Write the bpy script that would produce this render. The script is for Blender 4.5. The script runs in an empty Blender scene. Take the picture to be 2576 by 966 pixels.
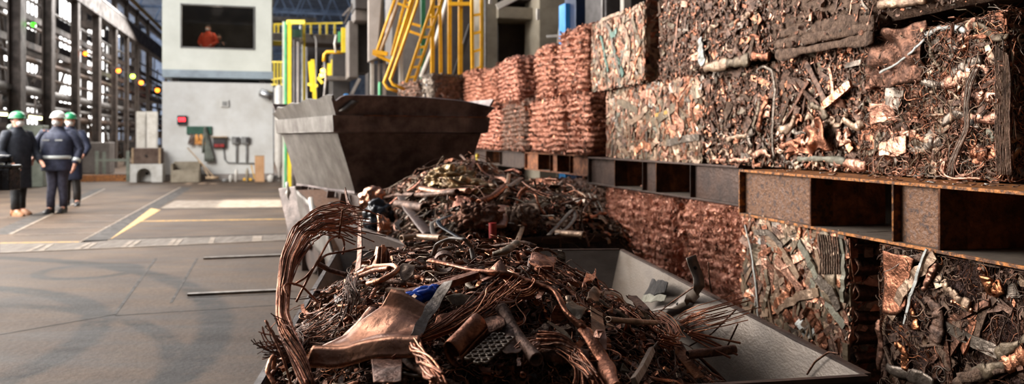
import bpy, math, random
import numpy as np
from mathutils import Vector
C = bpy.context.scene.collection
rng = np.random.default_rng(7)
random.seed(7)
F = 2000.0            # focal length in pixels of the 2576-wide frame
CX, HY, CAMZ = 1288.0, 350.0, 1.32
U = np.array([-.286, .958, 0.0]); V = np.array([.958, .286, 0.0])   # hall axes
Z = np.array([0, 0, 1.0])

def at(px, py, Y):
    return np.array([(px - CX) / F * Y, Y, CAMZ - (py - HY) / F * Y])
def fl(px, py, z=0.0):
    Y = (CAMZ - z) * F / (py - HY)
    return np.array([(px - CX) / F * Y, Y, z])
def uv(u, v, z=0.0):
    return U * u + V * v + Z * z
def nrm(a):
    a = np.asarray(a, float)
    return a / np.maximum(np.linalg.norm(a, axis=-1, keepdims=True), 1e-9)

# ---------------------------------------------------------------- materials
def lin(c):
    return tuple(((x / 255) / 12.92 if x / 255 <= .04045 else ((x / 255 + .055) / 1.055) ** 2.4) for x in c) + (1,)
MATS = {}
def mat(name, c1, c2=None, metal=0.0, rough=.6, scale=6, bump=0.0, bscale=None, detail=6, c3=None, lo=.35, hi=.65, stretch=None, rvar=.15, spec=.5):
    if name.startswith('cu_') or name in ('foil', 'sheetcopper'):      # aged copper is browner and greyer than fresh
        ds = lambda c: None if c is None else tuple(x + (sum(c) / 3 - x) * .12 for x in c)
        c1, c2, c3 = ds(c1), ds(c2), ds(c3)
    m = bpy.data.materials.new(name); m.use_nodes = True
    nt = m.node_tree; N = nt.nodes; L = nt.links
    b = N['Principled BSDF']
    b.inputs['Metallic'].default_value = metal
    b.inputs['Roughness'].default_value = rough
    b.inputs['Specular IOR Level'].default_value = spec
    if c2 is None:
        b.inputs['Base Color'].default_value = lin(c1)
    tc = N.new('ShaderNodeTexCoord'); mp = N.new('ShaderNodeMapping')
    L.new(tc.outputs['Object'], mp.inputs['Vector'])
    if stretch: mp.inputs['Scale'].default_value = stretch
    if c2 is not None:
        nz = N.new('ShaderNodeTexNoise'); nz.inputs['Scale'].default_value = scale; nz.inputs['Detail'].default_value = detail
        nz.inputs['Roughness'].default_value = .65
        L.new(mp.outputs[0], nz.inputs['Vector'])
        r = N.new('ShaderNodeValToRGB'); L.new(nz.outputs['Fac'], r.inputs['Fac'])
        e = r.color_ramp.elements
        e[0].position = lo; e[0].color = lin(c1); e[1].position = hi; e[1].color = lin(c2)
        if c3 is not None:
            x = e.new((lo + hi) / 2); x.color = lin(c3)
        L.new(r.outputs[0], b.inputs['Base Color'])
        if rvar:
            mr = N.new('ShaderNodeMapRange'); L.new(nz.outputs['Fac'], mr.inputs['Value'])
            mr.inputs['From Min'].default_value = .3; mr.inputs['From Max'].default_value = .7
            mr.inputs['To Min'].default_value = max(.05, rough - rvar); mr.inputs['To Max'].default_value = min(1, rough + rvar)
            L.new(mr.outputs[0], b.inputs['Roughness'])
    if bump:
        n2 = N.new('ShaderNodeTexNoise'); n2.inputs['Scale'].default_value = bscale or scale * 3; n2.inputs['Detail'].default_value = 5
        L.new(mp.outputs[0], n2.inputs['Vector'])
        bp = N.new('ShaderNodeBump'); bp.inputs['Strength'].default_value = bump; bp.inputs['Distance'].default_value = .01
        L.new(n2.outputs['Fac'], bp.inputs['Height']); L.new(bp.outputs[0], b.inputs['Normal'])
    MATS[name] = m
    return m
def emit(name, c, s):
    m = bpy.data.materials.new(name); m.use_nodes = True
    b = m.node_tree.nodes['Principled BSDF']
    b.inputs['Base Color'].default_value = lin(c)
    b.inputs['Emission Color'].default_value = lin(c); b.inputs['Emission Strength'].default_value = s
    MATS[name] = m
    return m
M = MATS
mat('cu_bright', (222, 150, 112), (160, 96, 66), 1, .38, 22, .5, 60)
mat('cu_pink', (204, 150, 124), (144, 98, 78), 1, .42, 18, .6, 50)
mat('cu_mid', (176, 112, 82), (108, 66, 48), 1, .44, 22, .5, 60)
mat('cu_dark', (128, 86, 66), (70, 48, 38), .9, .50, 26, .6, 70)
mat('cu_brown', (128, 92, 72), (70, 50, 40), .5, .55, 26, .6, 70)
mat('cu_red', (214, 146, 120), (136, 80, 62), .85, .46, 30, .6, 90)
mat('cu_orange', (208, 132, 86), (146, 84, 52), 1, .38, 30, .4, 80)
mat('tan', (176, 146, 120), (120, 96, 78), .5, .42, 16, .5, 50)
mat('olive', (132, 114, 92), (84, 70, 54), .45, .5, 16, .5, 50)
mat('greymetal', (134, 120, 108), (82, 72, 62), .7, .42, 18, .5, 50)
mat('verdigris', (128, 124, 106), (96, 90, 76), .2, .6, 20, .5, 50)
mat('tealstrip', (104, 136, 122), (72, 98, 88), .2, .5, 14)
mat('dirt', (128, 100, 80), (72, 54, 43), .1, .85, 30, 1.0, 90)
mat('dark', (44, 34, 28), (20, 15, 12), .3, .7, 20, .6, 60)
mat('whitish', (200, 200, 194), (140, 138, 130), .2, .5, 20, .3)
mat('rust', (150, 92, 52), (84, 52, 36), .25, .68, 14, .6, 70, c3=(116, 68, 38))
mat('rustplate', (108, 84, 72), (78, 64, 60), .3, .6, 30, .7, 70, c3=(118, 80, 52), lo=.36, hi=.64)
mat('rustorange', (184, 116, 54), (94, 64, 46), .2, .65, 34, .6, 80, lo=.44, hi=.56)
mat('brownsteel', (98, 76, 66), (62, 49, 44), .45, .5, 7, .4, 50)
mat('dustysteel', (112, 100, 88), (88, 74, 62), .1, .75, 9, .3, 60)
mat('skipgrey', (118, 105, 93), (92, 81, 71), .35, .42, 3.5, .15, 60, stretch=(1, 1, 2.5))
mat('skipdark', (88, 72, 64), (58, 47, 42), .4, .5, 6, .3, 40)
mat('hopper', (122, 117, 110), (72, 63, 56), .3, .55, 4.5, .3, 30, stretch=(1, 1, .75), c3=(98, 91, 84), lo=.34, hi=.66)
mat('hopperdark', (134, 120, 116), (84, 72, 70), .35, .5, 5, .4, 40, lo=.4, hi=.62)
mat('blackplastic', (44, 46, 50), (26, 26, 30), 0, .22, 12, .8, 14)
mat('blueplastic', (26, 92, 224), (14, 56, 160), 0, .25, 14, .4, 24)
mat('redplastic', (168, 44, 40), (130, 34, 30), 0, .4, 10)
mat('film', (178, 148, 104), (104, 82, 58), .5, .3, 14, 1, 20)
mat('cu_wool', (218, 150, 120), (128, 80, 62), .55, .36, 34, 1.0, 80, c3=(178, 108, 80), lo=.38, hi=.62)
mat('cu_fibre', (244, 182, 152), (178, 112, 88), .35, .42, 24, .8, 80, c3=(206, 132, 104))
mat('matcore', (118, 88, 80), (66, 48, 44), .4, .55, 20, 1.0, 90, c3=(88, 64, 58))
mat('foil', (240, 176, 142), (190, 116, 84), 1, .24, 12, .8, 18)
mat('cable', (124, 112, 100), (84, 74, 66), .1, .55, 12)
# ---------------------------------------------------------------- geometry
def vnoise(P, scale, seed=0):
    P = np.asarray(P, float) * scale + seed * 17.31
    i = np.floor(P).astype(np.int64); f = P - i; f = f * f * (3 - 2 * f)
    def h(a, b, c):
        n = (a * 73856093) ^ (b * 19349663) ^ (c * 83492791) ^ (seed * 2654435)
        n = (n ^ (n >> 13)) * 1274126177
        return ((n & 0xffff) / 65535.0)
    x, y, z = i[..., 0], i[..., 1], i[..., 2]; fx, fy, fz = f[..., 0], f[..., 1], f[..., 2]
    def L(a, b, t): return a + (b - a) * t
    return L(L(L(h(x, y, z), h(x + 1, y, z), fx), L(h(x, y + 1, z), h(x + 1, y + 1, z), fx), fy),
             L(L(h(x, y, z + 1), h(x + 1, y, z + 1), fx), L(h(x, y + 1, z + 1), h(x + 1, y + 1, z + 1), fx), fy), fz) * 2 - 1

class Geo:
    """collects quads; builds one mesh"""
    def __init__(s): s.v = []; s.f = []; s.m = []; s.n = 0; s.mats = []; s.sm = []
    def mi(s, m):
        if m not in s.mats: s.mats.append(m)
        return s.mats.index(m)
    def add(s, v, f, m, sm=None):
        v = np.asarray(v, float).reshape(-1, 3); f = np.asarray(f, np.int64).reshape(-1, 4)
        s.v.append(v); s.f.append(f + s.n); s.n += len(v)
        if isinstance(m, np.ndarray): s.m.append(m)
        else: s.m.append(np.full(len(f), s.mi(m)))
        s.sm.append(np.full(len(f), sm is not False))
        return s
    def box(s, c, ax, ay, az, m):
        """centre and three half-extent vectors"""
        c, ax, ay, az = map(lambda q: np.asarray(q, float), (c, ax, ay, az))
        v = [c + i * ax + j * ay + k * az for k in (-1, 1) for j in (-1, 1) for i in (-1, 1)]
        f = [(0, 2, 3, 1), (4, 5, 7, 6), (0, 1, 5, 4), (2, 6, 7, 3), (0, 4, 6, 2), (1, 3, 7, 5)]
        return s.add(v, f, m)
    def bar(s, a, b, w, h, m, up=None):
        a = np.asarray(a, float); b = np.asarray(b, float); d = b - a; L = np.linalg.norm(d); t = d / L
        up = np.asarray(up if up is not None else (Z if abs(t[2]) < .9 else U), float)
        x = nrm(np.cross(t, up)); y = np.cross(x, t)
        return s.box((a + b) / 2, t * L / 2, x * w / 2, y * h / 2, m)
    def tube(s, pts, r, m, sides=10, flat=1.0, up=None):
        P = np.asarray(pts, float)[None]
        v, f, _ = sweep(P, np.atleast_1d(r) * 2 if np.ndim(r) == 0 else (np.asarray(r) * 2)[None], None, sides, up=up, flat=flat)
        return s.add(v, f, m)
    def prism(s, bottom, top, m):
        """4 bottom + 4 top points"""
        v = list(bottom) + list(top)
        f = [(3, 2, 1, 0), (4, 5, 6, 7)] + [(i, (i + 1) % 4, (i + 1) % 4 + 4, i + 4) for i in range(4)]
        return s.add(v, f, m)
    def grid(s, P, m):
        """P: rows x cols x 3"""
        r, c = P.shape[:2]
        i = np.arange(r * c).reshape(r, c)
        f = np.stack([i[:-1, :-1], i[:-1, 1:], i[1:, 1:], i[1:, :-1]], -1).reshape(-1, 4)
        return s.add(P.reshape(-1, 3), f, m)
    def build(s, name, parent=None, smooth=True, origin=None, smangle=None, bevel=0):
        v = np.concatenate(s.v); f = np.concatenate(s.f); mi = np.concatenate(s.m)
        if origin is None:
            origin = (v.min(0) + v.max(0)) / 2 if parent is None else np.zeros(3)
        origin = np.asarray(origin, float)
        me = bpy.data.meshes.new(name)
        me.vertices.add(len(v)); me.vertices.foreach_set('co', (v - origin).astype(np.float32).ravel())
        me.loops.add(len(f) * 4); me.loops.foreach_set('vertex_index', f.astype(np.int32).ravel())
        me.polygons.add(len(f))
        me.polygons.foreach_set('loop_start', np.arange(0, len(f) * 4, 4, dtype=np.int32))
        for m in s.mats: me.materials.append(MATS[m] if isinstance(m, str) else m)
        me.polygons.foreach_set('material_index', mi.astype(np.int32))
        me.polygons.foreach_set('use_smooth', np.concatenate(s.sm) if smooth else np.full(len(f), False))
        me.update(calc_edges=True)
        o = bpy.data.objects.new(name, me); C.objects.link(o)
        o.location = origin
        if parent is not None:
            o.parent = parent
            o.location = Vector(origin) - parent.location
        if smangle:
            md = o.modifiers.new('es', 'EDGE_SPLIT'); md.split_angle = math.radians(smangle)
        if bevel:
            md = o.modifiers.new('bv', 'BEVEL'); md.width = bevel; md.segments = 2; md.limit_method = 'ANGLE'
        return o

def tag(o, label=None, cat=None, group=None, kind=None):
    if label: o['label'] = label
    if cat: o['category'] = cat
    if group: o['group'] = group
    if kind: o['kind'] = kind
    return o
def empty(name, loc, label=None, cat=None, group=None):
    o = bpy.data.objects.new(name, None); C.objects.link(o); o.location = Vector(loc); o.empty_display_size = .1
    return tag(o, label, cat, group)

def sweep(P, w, t, sides=6, up=None, flat=None, rect=False, cap=True, hollow=False, twist=None):
    """P n,k,3 centrelines; w,t n or n,k full width/thickness. Returns verts, quads, piece index per quad"""
    P = np.asarray(P, float); n, k, _ = P.shape
    w = np.asarray(w, float); w = np.broadcast_to(w if w.ndim == 2 else w.reshape(-1, 1), (n, k)).copy()
    if t is None: t = w * (flat if flat is not None else 1.0)
    t = np.asarray(t, float); t = np.broadcast_to(t if t.ndim == 2 else t.reshape(-1, 1), (n, k)).copy()
    T = np.gradient(P, axis=1) if k > 1 else P * 0
    T = nrm(T)
    if hollow:
        dep = w[:, :1] * 1.6
        a0 = P[:, :1] + T[:, :1] * dep[..., None]; a1 = P[:, -1:] - T[:, -1:] * dep[..., None]
        P = np.concatenate([a0, P[:, :1], P, P[:, -1:], a1], 1)
        T = np.concatenate([T[:, :1], T[:, :1], T, T[:, -1:], T[:, -1:]], 1)
        q = .82
        w = np.concatenate([w[:, :1] * q, w[:, :1] * q, w, w[:, -1:] * q, w[:, -1:] * q], 1)
        t = np.concatenate([t[:, :1] * q * .9, t[:, :1] * q * .9, t, t[:, -1:] * q * .9, t[:, -1:] * q * .9], 1)
        k += 4
        if twist is not None: twist = np.concatenate([twist[:, :1], twist[:, :1], twist, twist[:, -1:], twist[:, -1:]], 1)
    if up is None:
        d0 = P[:, -1] - P[:, 0]
        up = np.where(np.abs(nrm(d0)[:, 2:3]) > .85, np.array([[1., 0, 0]]), np.array([[0, 0, 1.]]))
    up = np.broadcast_to(np.asarray(up, float), (n, 3))
    B = nrm(np.cross(T, up[:, None, :]) + 1e-7); Nn = np.cross(B, T)
    th = (np.arange(sides) + .5) / sides * 2 * np.pi
    cs, sn = np.cos(th), np.sin(th)
    if rect:
        cs = np.sign(cs); sn = np.sign(sn)
    if twist is not None:
        ct, st = np.cos(twist)[..., None], np.sin(twist)[..., None]
        B, Nn = B * ct + Nn * st, Nn * ct - B * st
    R = P[:, :, None, :] + B[:, :, None, :] * (cs[None, None, :, None] * w[:, :, None, None] / 2) + Nn[:, :, None, :] * (sn[None, None, :, None] * t[:, :, None, None] / 2)
    idx = np.arange(n * k * sides).reshape(n, k, sides)
    nx = np.roll(idx, -1, axis=2)
    q = np.stack([idx[:, :-1], nx[:, :-1], nx[:, 1:], idx[:, 1:]], -1).reshape(n, -1, 4)
    fs = [q]
    if cap and sides % 2 == 0:
        for j in range((sides - 2) // 2):
            a, b = j + 1, sides - 1 - j
            fs.append(np.stack([idx[:, 0, j if j else 0], idx[:, 0, b], idx[:, 0, b - 1], idx[:, 0, a]], -1)[:, None])
            fs.append(np.stack([idx[:, -1, j if j else 0], idx[:, -1, a], idx[:, -1, b - 1], idx[:, -1, b]], -1)[:, None])
    fs = np.concatenate(fs, 1)
    pi = np.repeat(np.arange(n), fs.shape[1])
    return R.reshape(-1, 3), fs.reshape(-1, 4), pi

def curvy(n, k, L, curl, wig, lift, r=None):
    """local centrelines n,k,3 in a frame (x along, y side, z out)"""
    r = r or rng
    s = np.linspace(-.5, .5, k)[None]
    L = np.broadcast_to(np.asarray(L, float), (n,))[:, None]
    kap = r.normal(0, 1, (n, 1)) * curl
    ph = r.uniform(0, 6.28, (n, 1)); fr = r.uniform(1, 3.2, (n, 1))
    th = kap * s * 2 + wig * np.sin(fr * s * 6.28 + ph)
    ph2 = r.uniform(0, 6.28, (n, 1)); pz = lift * np.sin(fr * s * 5 + ph2) + r.normal(0, 1, (n, 1)) * lift * .7
    d = np.stack([np.cos(th) * np.cos(pz), np.sin(th) * np.cos(pz), np.sin(pz)], -1) * (L / (k - 1))[..., None]
    p = np.cumsum(d, 1); p -= p.mean(1, keepdims=True)
    return p
def place(loc, O, E1, Nn):
    """loc n,k,3 -> world with origin O n,3, direction E1 n,3 made tangent to normal Nn n,3"""
    E1 = nrm(E1 - Nn * (E1 * Nn).sum(-1, keepdims=True)); E2 = np.cross(Nn, E1)
    return O[:, None] + loc[..., :1] * E1[:, None] + loc[..., 1:2] * E2[:, None] + loc[..., 2:] * Nn[:, None]
def rdir(n, r=None):
    r = r or rng
    return nrm(r.normal(0, 1, (n, 3)))
def pick(g, names, probs, n):
    p = np.array(probs, float); p /= p.sum()
    ids = np.array([g.mi(x) for x in names])
    return ids[rng.choice(len(names), n, p=p)]

def noisy_profile(n, k, base, amt):
    s = np.linspace(0, 1, k)[None]; r = lambda a, b: rng.uniform(a, b, (n, 1))
    return np.asarray(base, float).reshape(-1, 1) * (1 + amt * (np.sin(s * r(2, 7) + r(0, 6)) + .5 * np.sin(s * r(8, 16) + r(0, 6))))
# ---------------------------------------------------------------- camera, light
cam_d = bpy.data.cameras.new('camera'); cam = bpy.data.objects.new('camera', cam_d); C.objects.link(cam)
cam.location = (0, 0, CAMZ); cam.rotation_euler = (math.radians(90), 0, 0)
cam_d.sensor_width = 36; cam_d.lens = F / 2576 * 36; cam_d.shift_y = -(483 - HY) / 2576
cam_d.dof.use_dof = True; cam_d.dof.focus_distance = 2.45; cam_d.dof.aperture_fstop = 3.1
cam_d.clip_end = 300
S = bpy.context.scene
S.camera = cam
S.view_settings.view_transform = 'Standard'; S.view_settings.look = 'None'; S.view_settings.gamma = 1
S.view_settings.use_curve_mapping = False; S.view_settings.exposure = 0.12
try:
    S.cycles.use_denoising = True
    S.cycles.use_adaptive_sampling = True; S.cycles.adaptive_threshold = .03
    S.cycles.max_bounces = 6; S.cycles.diffuse_bounces = 3; S.cycles.glossy_bounces = 4; S.cycles.transmission_bounces = 4
    S.cycles.transparent_max_bounces = 6; S.cycles.sample_clamp_indirect = 4
except Exception: pass
w = bpy.data.worlds.new('sky'); S.world = w; w.use_nodes = True
bg = w.node_tree.nodes['Background']; bg.inputs[0].default_value = (1, .97, .94, 1); bg.inputs[1].default_value = 4.5

def area(name, loc, target, sx, sy, power, col):
    d = bpy.data.lights.new(name, 'AREA'); d.shape = 'RECTANGLE'; d.size = sx; d.size_y = sy; d.energy = power; d.color = col
    o = bpy.data.objects.new(name, d); C.objects.link(o); o.location = Vector(loc)
    o.rotation_euler = (Vector(target) - Vector(loc)).to_track_quat('-Z', 'Y').to_euler()
    return o
# area lamps for left glazing and far roof daylight, plus two added fills
area('daylight_left_bays', uv(13.5, -9, 4.8), uv(8, 2, .8), 12, 6.5, 3100, (1, .95, .89))
area('overhead_fill', uv(9, -3.5, 9.6), uv(6, 0, 0), 6, 16, 1500, (1, .94, .88))  # unseen overhead fill added to lift the ambient light
area('daylight_far_roof_lights', uv(30, -3, 9.6), uv(28, -3, 0), 7, 30, 6200, (1, .97, .94))
area('house_front_fill', uv(16, -7.8, 6.8), uv(24, -2.4, 2.5), 5, 4, 1300, (.97, .98, 1))  # fill added to brighten the white house wall
sun_d = bpy.data.lights.new('sun', 'SUN'); sun_d.energy = 9; sun_d.angle = .01; sun_d.color = (1, .95, .85)
sun = bpy.data.objects.new('sun', sun_d); C.objects.link(sun)
SUN = nrm(V * .55 - U * .12 - Z * 1.0)      # travel direction
sun.rotation_euler = Vector(SUN).to_track_quat('-Z', 'Y').to_euler()

# ---------------------------------------------------------------- floor
def floor_mat():
    m = bpy.data.materials.new('concrete_floor'); m.use_nodes = True
    nt = m.node_tree; N = nt.nodes; L = nt.links; b = N['Principled BSDF']
    tc = N.new('ShaderNodeTexCoord')
    def noise(sc, det, stretch=None, rot=0, r=.6):
        n = N.new('ShaderNodeTexNoise'); n.inputs['Scale'].default_value = sc; n.inputs['Detail'].default_value = det; n.inputs['Roughness'].default_value = r
        mp = N.new('ShaderNodeMapping'); L.new(tc.outputs['Object'], mp.inputs['Vector'])
        if stretch: mp.inputs['Scale'].default_value = stretch
        mp.inputs['Rotation'].default_value = (0, 0, rot)
        L.new(mp.outputs[0], n.inputs['Vector']); return n
    def ramp(src, a, ca, c, cb):
        r = N.new('ShaderNodeValToRGB'); L.new(src, r.inputs['Fac']); e = r.color_ramp.elements
        e[0].position = a; e[0].color = ca; e[1].position = c; e[1].color = cb; return r
    def mult(x, y, f=1.0):
        q = N.new('ShaderNodeMix'); q.data_type = 'RGBA'; q.blend_type = 'MULTIPLY'; q.inputs['Factor'].default_value = f
        L.new(x, q.inputs['A']); L.new(y, q.inputs['B']); return q.outputs['Result']
    n1 = noise(.9, 8); c1 = ramp(n1.outputs['Fac'], .32, lin((61, 45, 33)), .66, lin((99, 79, 61)))
    n2 = noise(2.2, 6, (.35, 1.6, 1), .29); c2 = ramp(n2.outputs['Fac'], .36, (.62, .60, .58, 1), .60, (1, 1, 1, 1))
    n3 = noise(26, 6); c3 = ramp(n3.outputs['Fac'], .38, (.74, .74, .74, 1), .58, (1, 1, 1, 1))
    col = mult(c1.outputs[0], c2.outputs[0]); col = mult(col, c3.outputs[0])
    sep = N.new('ShaderNodeSeparateXYZ'); wn = noise(1.3, 4)
    L.new(tc.outputs['Object'], sep.inputs[0])
    def mth(op, a, bb=None):
        q = N.new('ShaderNodeMath'); q.operation = op
        for i, z in enumerate((a, bb)):
            if z is None: continue
            if isinstance(z, (int, float)): q.inputs[i].default_value = z
            else: L.new(z, q.inputs[i])
        return q.outputs[0]
    # tyre marks: arcs of rubber on the concrete
    tread = noise(9, 3, (1, 1, 1))
    for (cx, cy, R, wd, st) in ARCS:
        dx = mth('SUBTRACT', sep.outputs[0], cx); dy = mth('SUBTRACT', sep.outputs[1], cy)
        d = mth('SQRT', mth('ADD', mth('MULTIPLY', dx, dx), mth('MULTIPLY', dy, dy)))
        e = mth('ABSOLUTE', mth('SUBTRACT', d, R))
        mr = N.new('ShaderNodeMapRange'); L.new(e, mr.inputs['Value']); mr.interpolation_type = 'SMOOTHSTEP'
        mr.inputs['From Min'].default_value = wd * .3; mr.inputs['From Max'].default_value = wd
        mr.inputs['To Min'].default_value = st; mr.inputs['To Max'].default_value = 0
        k = mth('MULTIPLY', mr.outputs[0], mth('MULTIPLY', tread.outputs['Fac'], wn.outputs['Fac']))
        k = mth('MULTIPLY', k, 5.0)
        q = N.new('ShaderNodeMix'); q.data_type = 'RGBA'; q.blend_type = 'MIX'
        L.new(k, q.inputs['Factor']); L.new(col, q.inputs['A']); q.inputs['B'].default_value = lin((34, 27, 22)); col = q.outputs['Result']
    L.new(col, b.inputs['Base Color'])
    rr = N.new('ShaderNodeMapRange'); L.new(n2.outputs['Fac'], rr.inputs['Value']); rr.inputs['To Min'].default_value = .5; rr.inputs['To Max'].default_value = .9; b.inputs['Specular IOR Level'].default_value = .3
    L.new(rr.outputs[0], b.inputs['Roughness'])
    bp = N.new('ShaderNodeBump'); bp.inputs['Strength'].default_value = .35; bp.inputs['Distance'].default_value = .02
    L.new(n3.outputs['Fac'], bp.inputs['Height']); L.new(bp.outputs[0], b.inputs['Normal'])
    return m
def arc3(a, b, c, wd, st):
    A, B, D = (fl(*q)[:2] for q in (a, b, c))
    ax, ay = A; bx, by = B; cx, cy = D
    d = 2 * (ax * (by - cy) + bx * (cy - ay) + cx * (ay - by))
    ux = ((ax*ax+ay*ay)*(by-cy)+(bx*bx+by*by)*(cy-ay)+(cx*cx+cy*cy)*(ay-by))/d
    uy = ((ax*ax+ay*ay)*(cx-bx)+(bx*bx+by*by)*(ax-cx)+(cx*cx+cy*cy)*(bx-ax))/d
    return (ux, uy, math.hypot(ax-ux, ay-uy), wd, st)
ARCS = [arc3((90, 735), (240, 790), (130, 905), .16, .8), arc3((120, 680), (310, 665), (120, 700), .10, .7),
        arc3((540, 780), (530, 860), (430, 966), .17, .8), arc3((440, 905), (300, 800), (60, 770), .12, .6)]
MATS['concrete_floor'] = floor_mat()
g = Geo(); g.box(uv(30, -2, -.15), U * 50, V * 16, Z * .15, 'concrete_floor')
o = g.build('floor', smooth=False, origin=(0, 0, 0)); tag(o, 'brown-grey stained concrete hall floor with tyre marks', 'floor', kind='structure')

mat('groove', (62, 54, 48), (40, 34, 30), .1, .8, 8)
mat('steelstrip', (128, 116, 104), (92, 80, 70), .5, .45, 8)
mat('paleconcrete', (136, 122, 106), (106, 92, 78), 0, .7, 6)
mat('yellowpaint', (196, 150, 60), (150, 122, 84), 0, .6, 9, lo=.42, hi=.6)
mat('trackbed', (98, 86, 74), (74, 63, 53), .1, .7, 5, stretch=(4, .6, 1))
NT = [0]
def fstrip(p, q, w, m, h=.004, label='floor strip'):
    NT[0] += 1
    a, b = fl(*p), fl(*q); g = Geo()
    d = nrm(b - a); x = np.array([-d[1], d[0], 0])
    nseg = 1
    g.box((a + b) / 2 + Z * h / 2, d * np.linalg.norm(b - a) / 2, x * w / 2, Z * h / 2, m)
    return tag(g.build('trim_%d' % NT[0], smooth=False), label, 'floor strip', kind='structure')
def fpoly(pts, m, h=.003, label='floor strip'):
    NT[0] += 1
    P = [fl(*p) for p in pts]; g = Geo()
    g.prism([p - Z * .02 for p in P], [p + Z * h for p in P], m)
    return tag(g.build('trim_%d' % NT[0], smooth=False), label, 'floor strip', kind='structure')
fpoly([(203, 610), (269, 606), (484, 471), (456, 471)], 'groove', .002, 'dark recessed track channel running towards the white house')
fpoly([(198, 610), (203, 610), (456, 471), (452, 471)], 'paleconcrete', .006, 'pale left edge of the dark track channel')
fpoly([(272, 606), (330, 572), (404, 528), (380, 524)][:4], 'yellowpaint', .003, 'yellow painted line beside the dark track channel')
fpoly([(0, 636), (720, 604), (720, 590), (0, 612)], 'trackbed', .002, 'worn cross track bed across the hall floor')
fstrip((0, 637), (720, 605), .05, 'paleconcrete', .008, 'pale near edge of the cross track')
fstrip((270, 603), (730, 588), .06, 'groove', .006, 'dark steel edge of the cross track')
fstrip((0, 612), (205, 609), .07, 'yellowpaint', .005, 'faint yellow line on the far side of the cross track')
for a, b in (((68, 634), (108, 617)), ((100, 633), (130, 615)), ((190, 629), (226, 612)), ((212, 628), (240, 612)), ((308, 624), (332, 607)), ((326, 623), (350, 606)), ((425, 619), (440, 603)), ((440, 619), (455, 603)), ((530, 613), (536, 598)), ((640, 608), (642, 594)), ((652, 608), (654, 594))):
    fstrip(a, b, .06, 'paleconcrete', .007, 'pale sleeper bar across the track bed')
fstrip((472, 744), (730, 732), .045, 'steelstrip', .02, 'steel floor rail nearest the skips')
fstrip((472, 749), (730, 738), .03, 'groove', .003, 'dark gap along the nearest floor rail')
fstrip((512, 652), (735, 643), .05, 'steelstrip', .02, 'short steel floor rail behind the nearest one')
fstrip((0, 842), (290, 791), .014, 'groove', .002, 'thin dark joint in the near concrete')
fstrip((290, 794), (735, 765), .02, 'groove', .002, 'concrete joint crossing towards the skips')
fstrip((288, 792), (392, 650), .025, 'groove', .002, 'dark joint running away from the joint crossing')
fstrip((430, 762), (496, 650), .02, 'groove', .002, 'joint left of the nearest floor rail')
fpoly([(-40, 592), (20, 590), (262, 475), (240, 475)], 'groove', .002, 'left track channel passing the standing men')
fpoly([(20, 590), (30, 590), (266, 475), (262, 475)], 'paleconcrete', .005, 'pale edge of the left track channel')
fstrip((345, 557), (735, 551), .10, 'yellowpaint', .004, 'thin yellow cross line beyond the track')
fstrip((398, 526), (715, 524), .09, 'groove', .004, 'dark cross strip beyond the yellow line')
fpoly([(405, 524), (715, 521), (715, 503), (440, 505)], 'paleconcrete', .003, 'pale floor patch painting the glare before the white house')  # yellow-white floor glare painted as a pale patch
for i in range(4):
    y = 545 + i * 15
    fstrip((60 + i * 5 - 40, y + 3), (330 - i * 26, y - 4), .05, 'steelstrip', .004, 'worn steel strip set in the floor left of the channel')

# ---------------------------------------------------------------- hall shell
mat('cladding', (64, 58, 54), (44, 40, 38), .2, .7, 3)
mat('rooftin', (150, 166, 192), (110, 124, 150), .2, .6, 2)
mat('roofdark', (96, 88, 80), (80, 72, 66), 0, .85, 1)
mat('steelcol', (94, 82, 74), (60, 52, 46), .3, .6, 3)
mat('pipegrey', (150, 146, 142), (104, 98, 94), .5, .45, 3)
mat('pipebrown', (104, 84, 70), (72, 58, 50), .3, .55, 3)
mat('concretewall', (150, 140, 122), (120, 110, 94), 0, .8, 2)
def struct(g, name, label, smooth=False):
    return tag(g.build(name, smooth=smooth), label, name.split('_')[0], kind='structure')
def roof():
    # slots let sunlight through onto chosen floor patches
    def slot(p, q):     # floor pixel corners -> region on roof, in hall coordinates
        pts = [fl(*p), fl(q[0], p[1]), fl(*q), fl(p[0], q[1])]
        us, vs = [], []
        for P in pts:
            R = P - SUN * (10.4 / -SUN[2]) * 1.0
            us.append(R @ U / (U @ U)); vs.append(R @ V / (V @ V))
        return min(us), max(us), min(vs), max(vs)
    slots = [slot((560, 500), (712, 521)), slot((446, 460), (516, 463.5)), slot((528, 460.5), (546, 463)), slot((88, 466), (116, 470)), slot((206, 449), (228, 452))]
    us = sorted({-12, 78} | {s[0] for s in slots} | {s[1] for s in slots})
    vs = sorted({-13, 10} | {s[2] for s in slots} | {s[3] for s in slots})
    g = Geo()
    for a, b in zip(us[:-1], us[1:]):
        for c, d in zip(vs[:-1], vs[1:]):
            mu, mv = (a + b) / 2, (c + d) / 2
            if any(s[0] < mu < s[1] and s[2] < mv < s[3] for s in slots): continue
            g.box(uv(mu, mv, 10.4), U * (b - a) / 2, V * (d - c) / 2, Z * .05, 'rooftin')
    return g
struct(roof(), 'ceiling', 'grey sheet roof of the hall with slots added for the floor sun patches')
g = Geo(); g.box(uv(-11.5, -1, 5), U * .2, V * 12, Z * 5.3, 'roofdark'); struct(g, 'wall_back', 'dark rear wall of the hall')
g = Geo(); g.box(uv(33, 9.6, 5), U * 45, V * .2, Z * 5.3, 'roofdark'); struct(g, 'wall_right', 'dark right wall of the hall')
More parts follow.
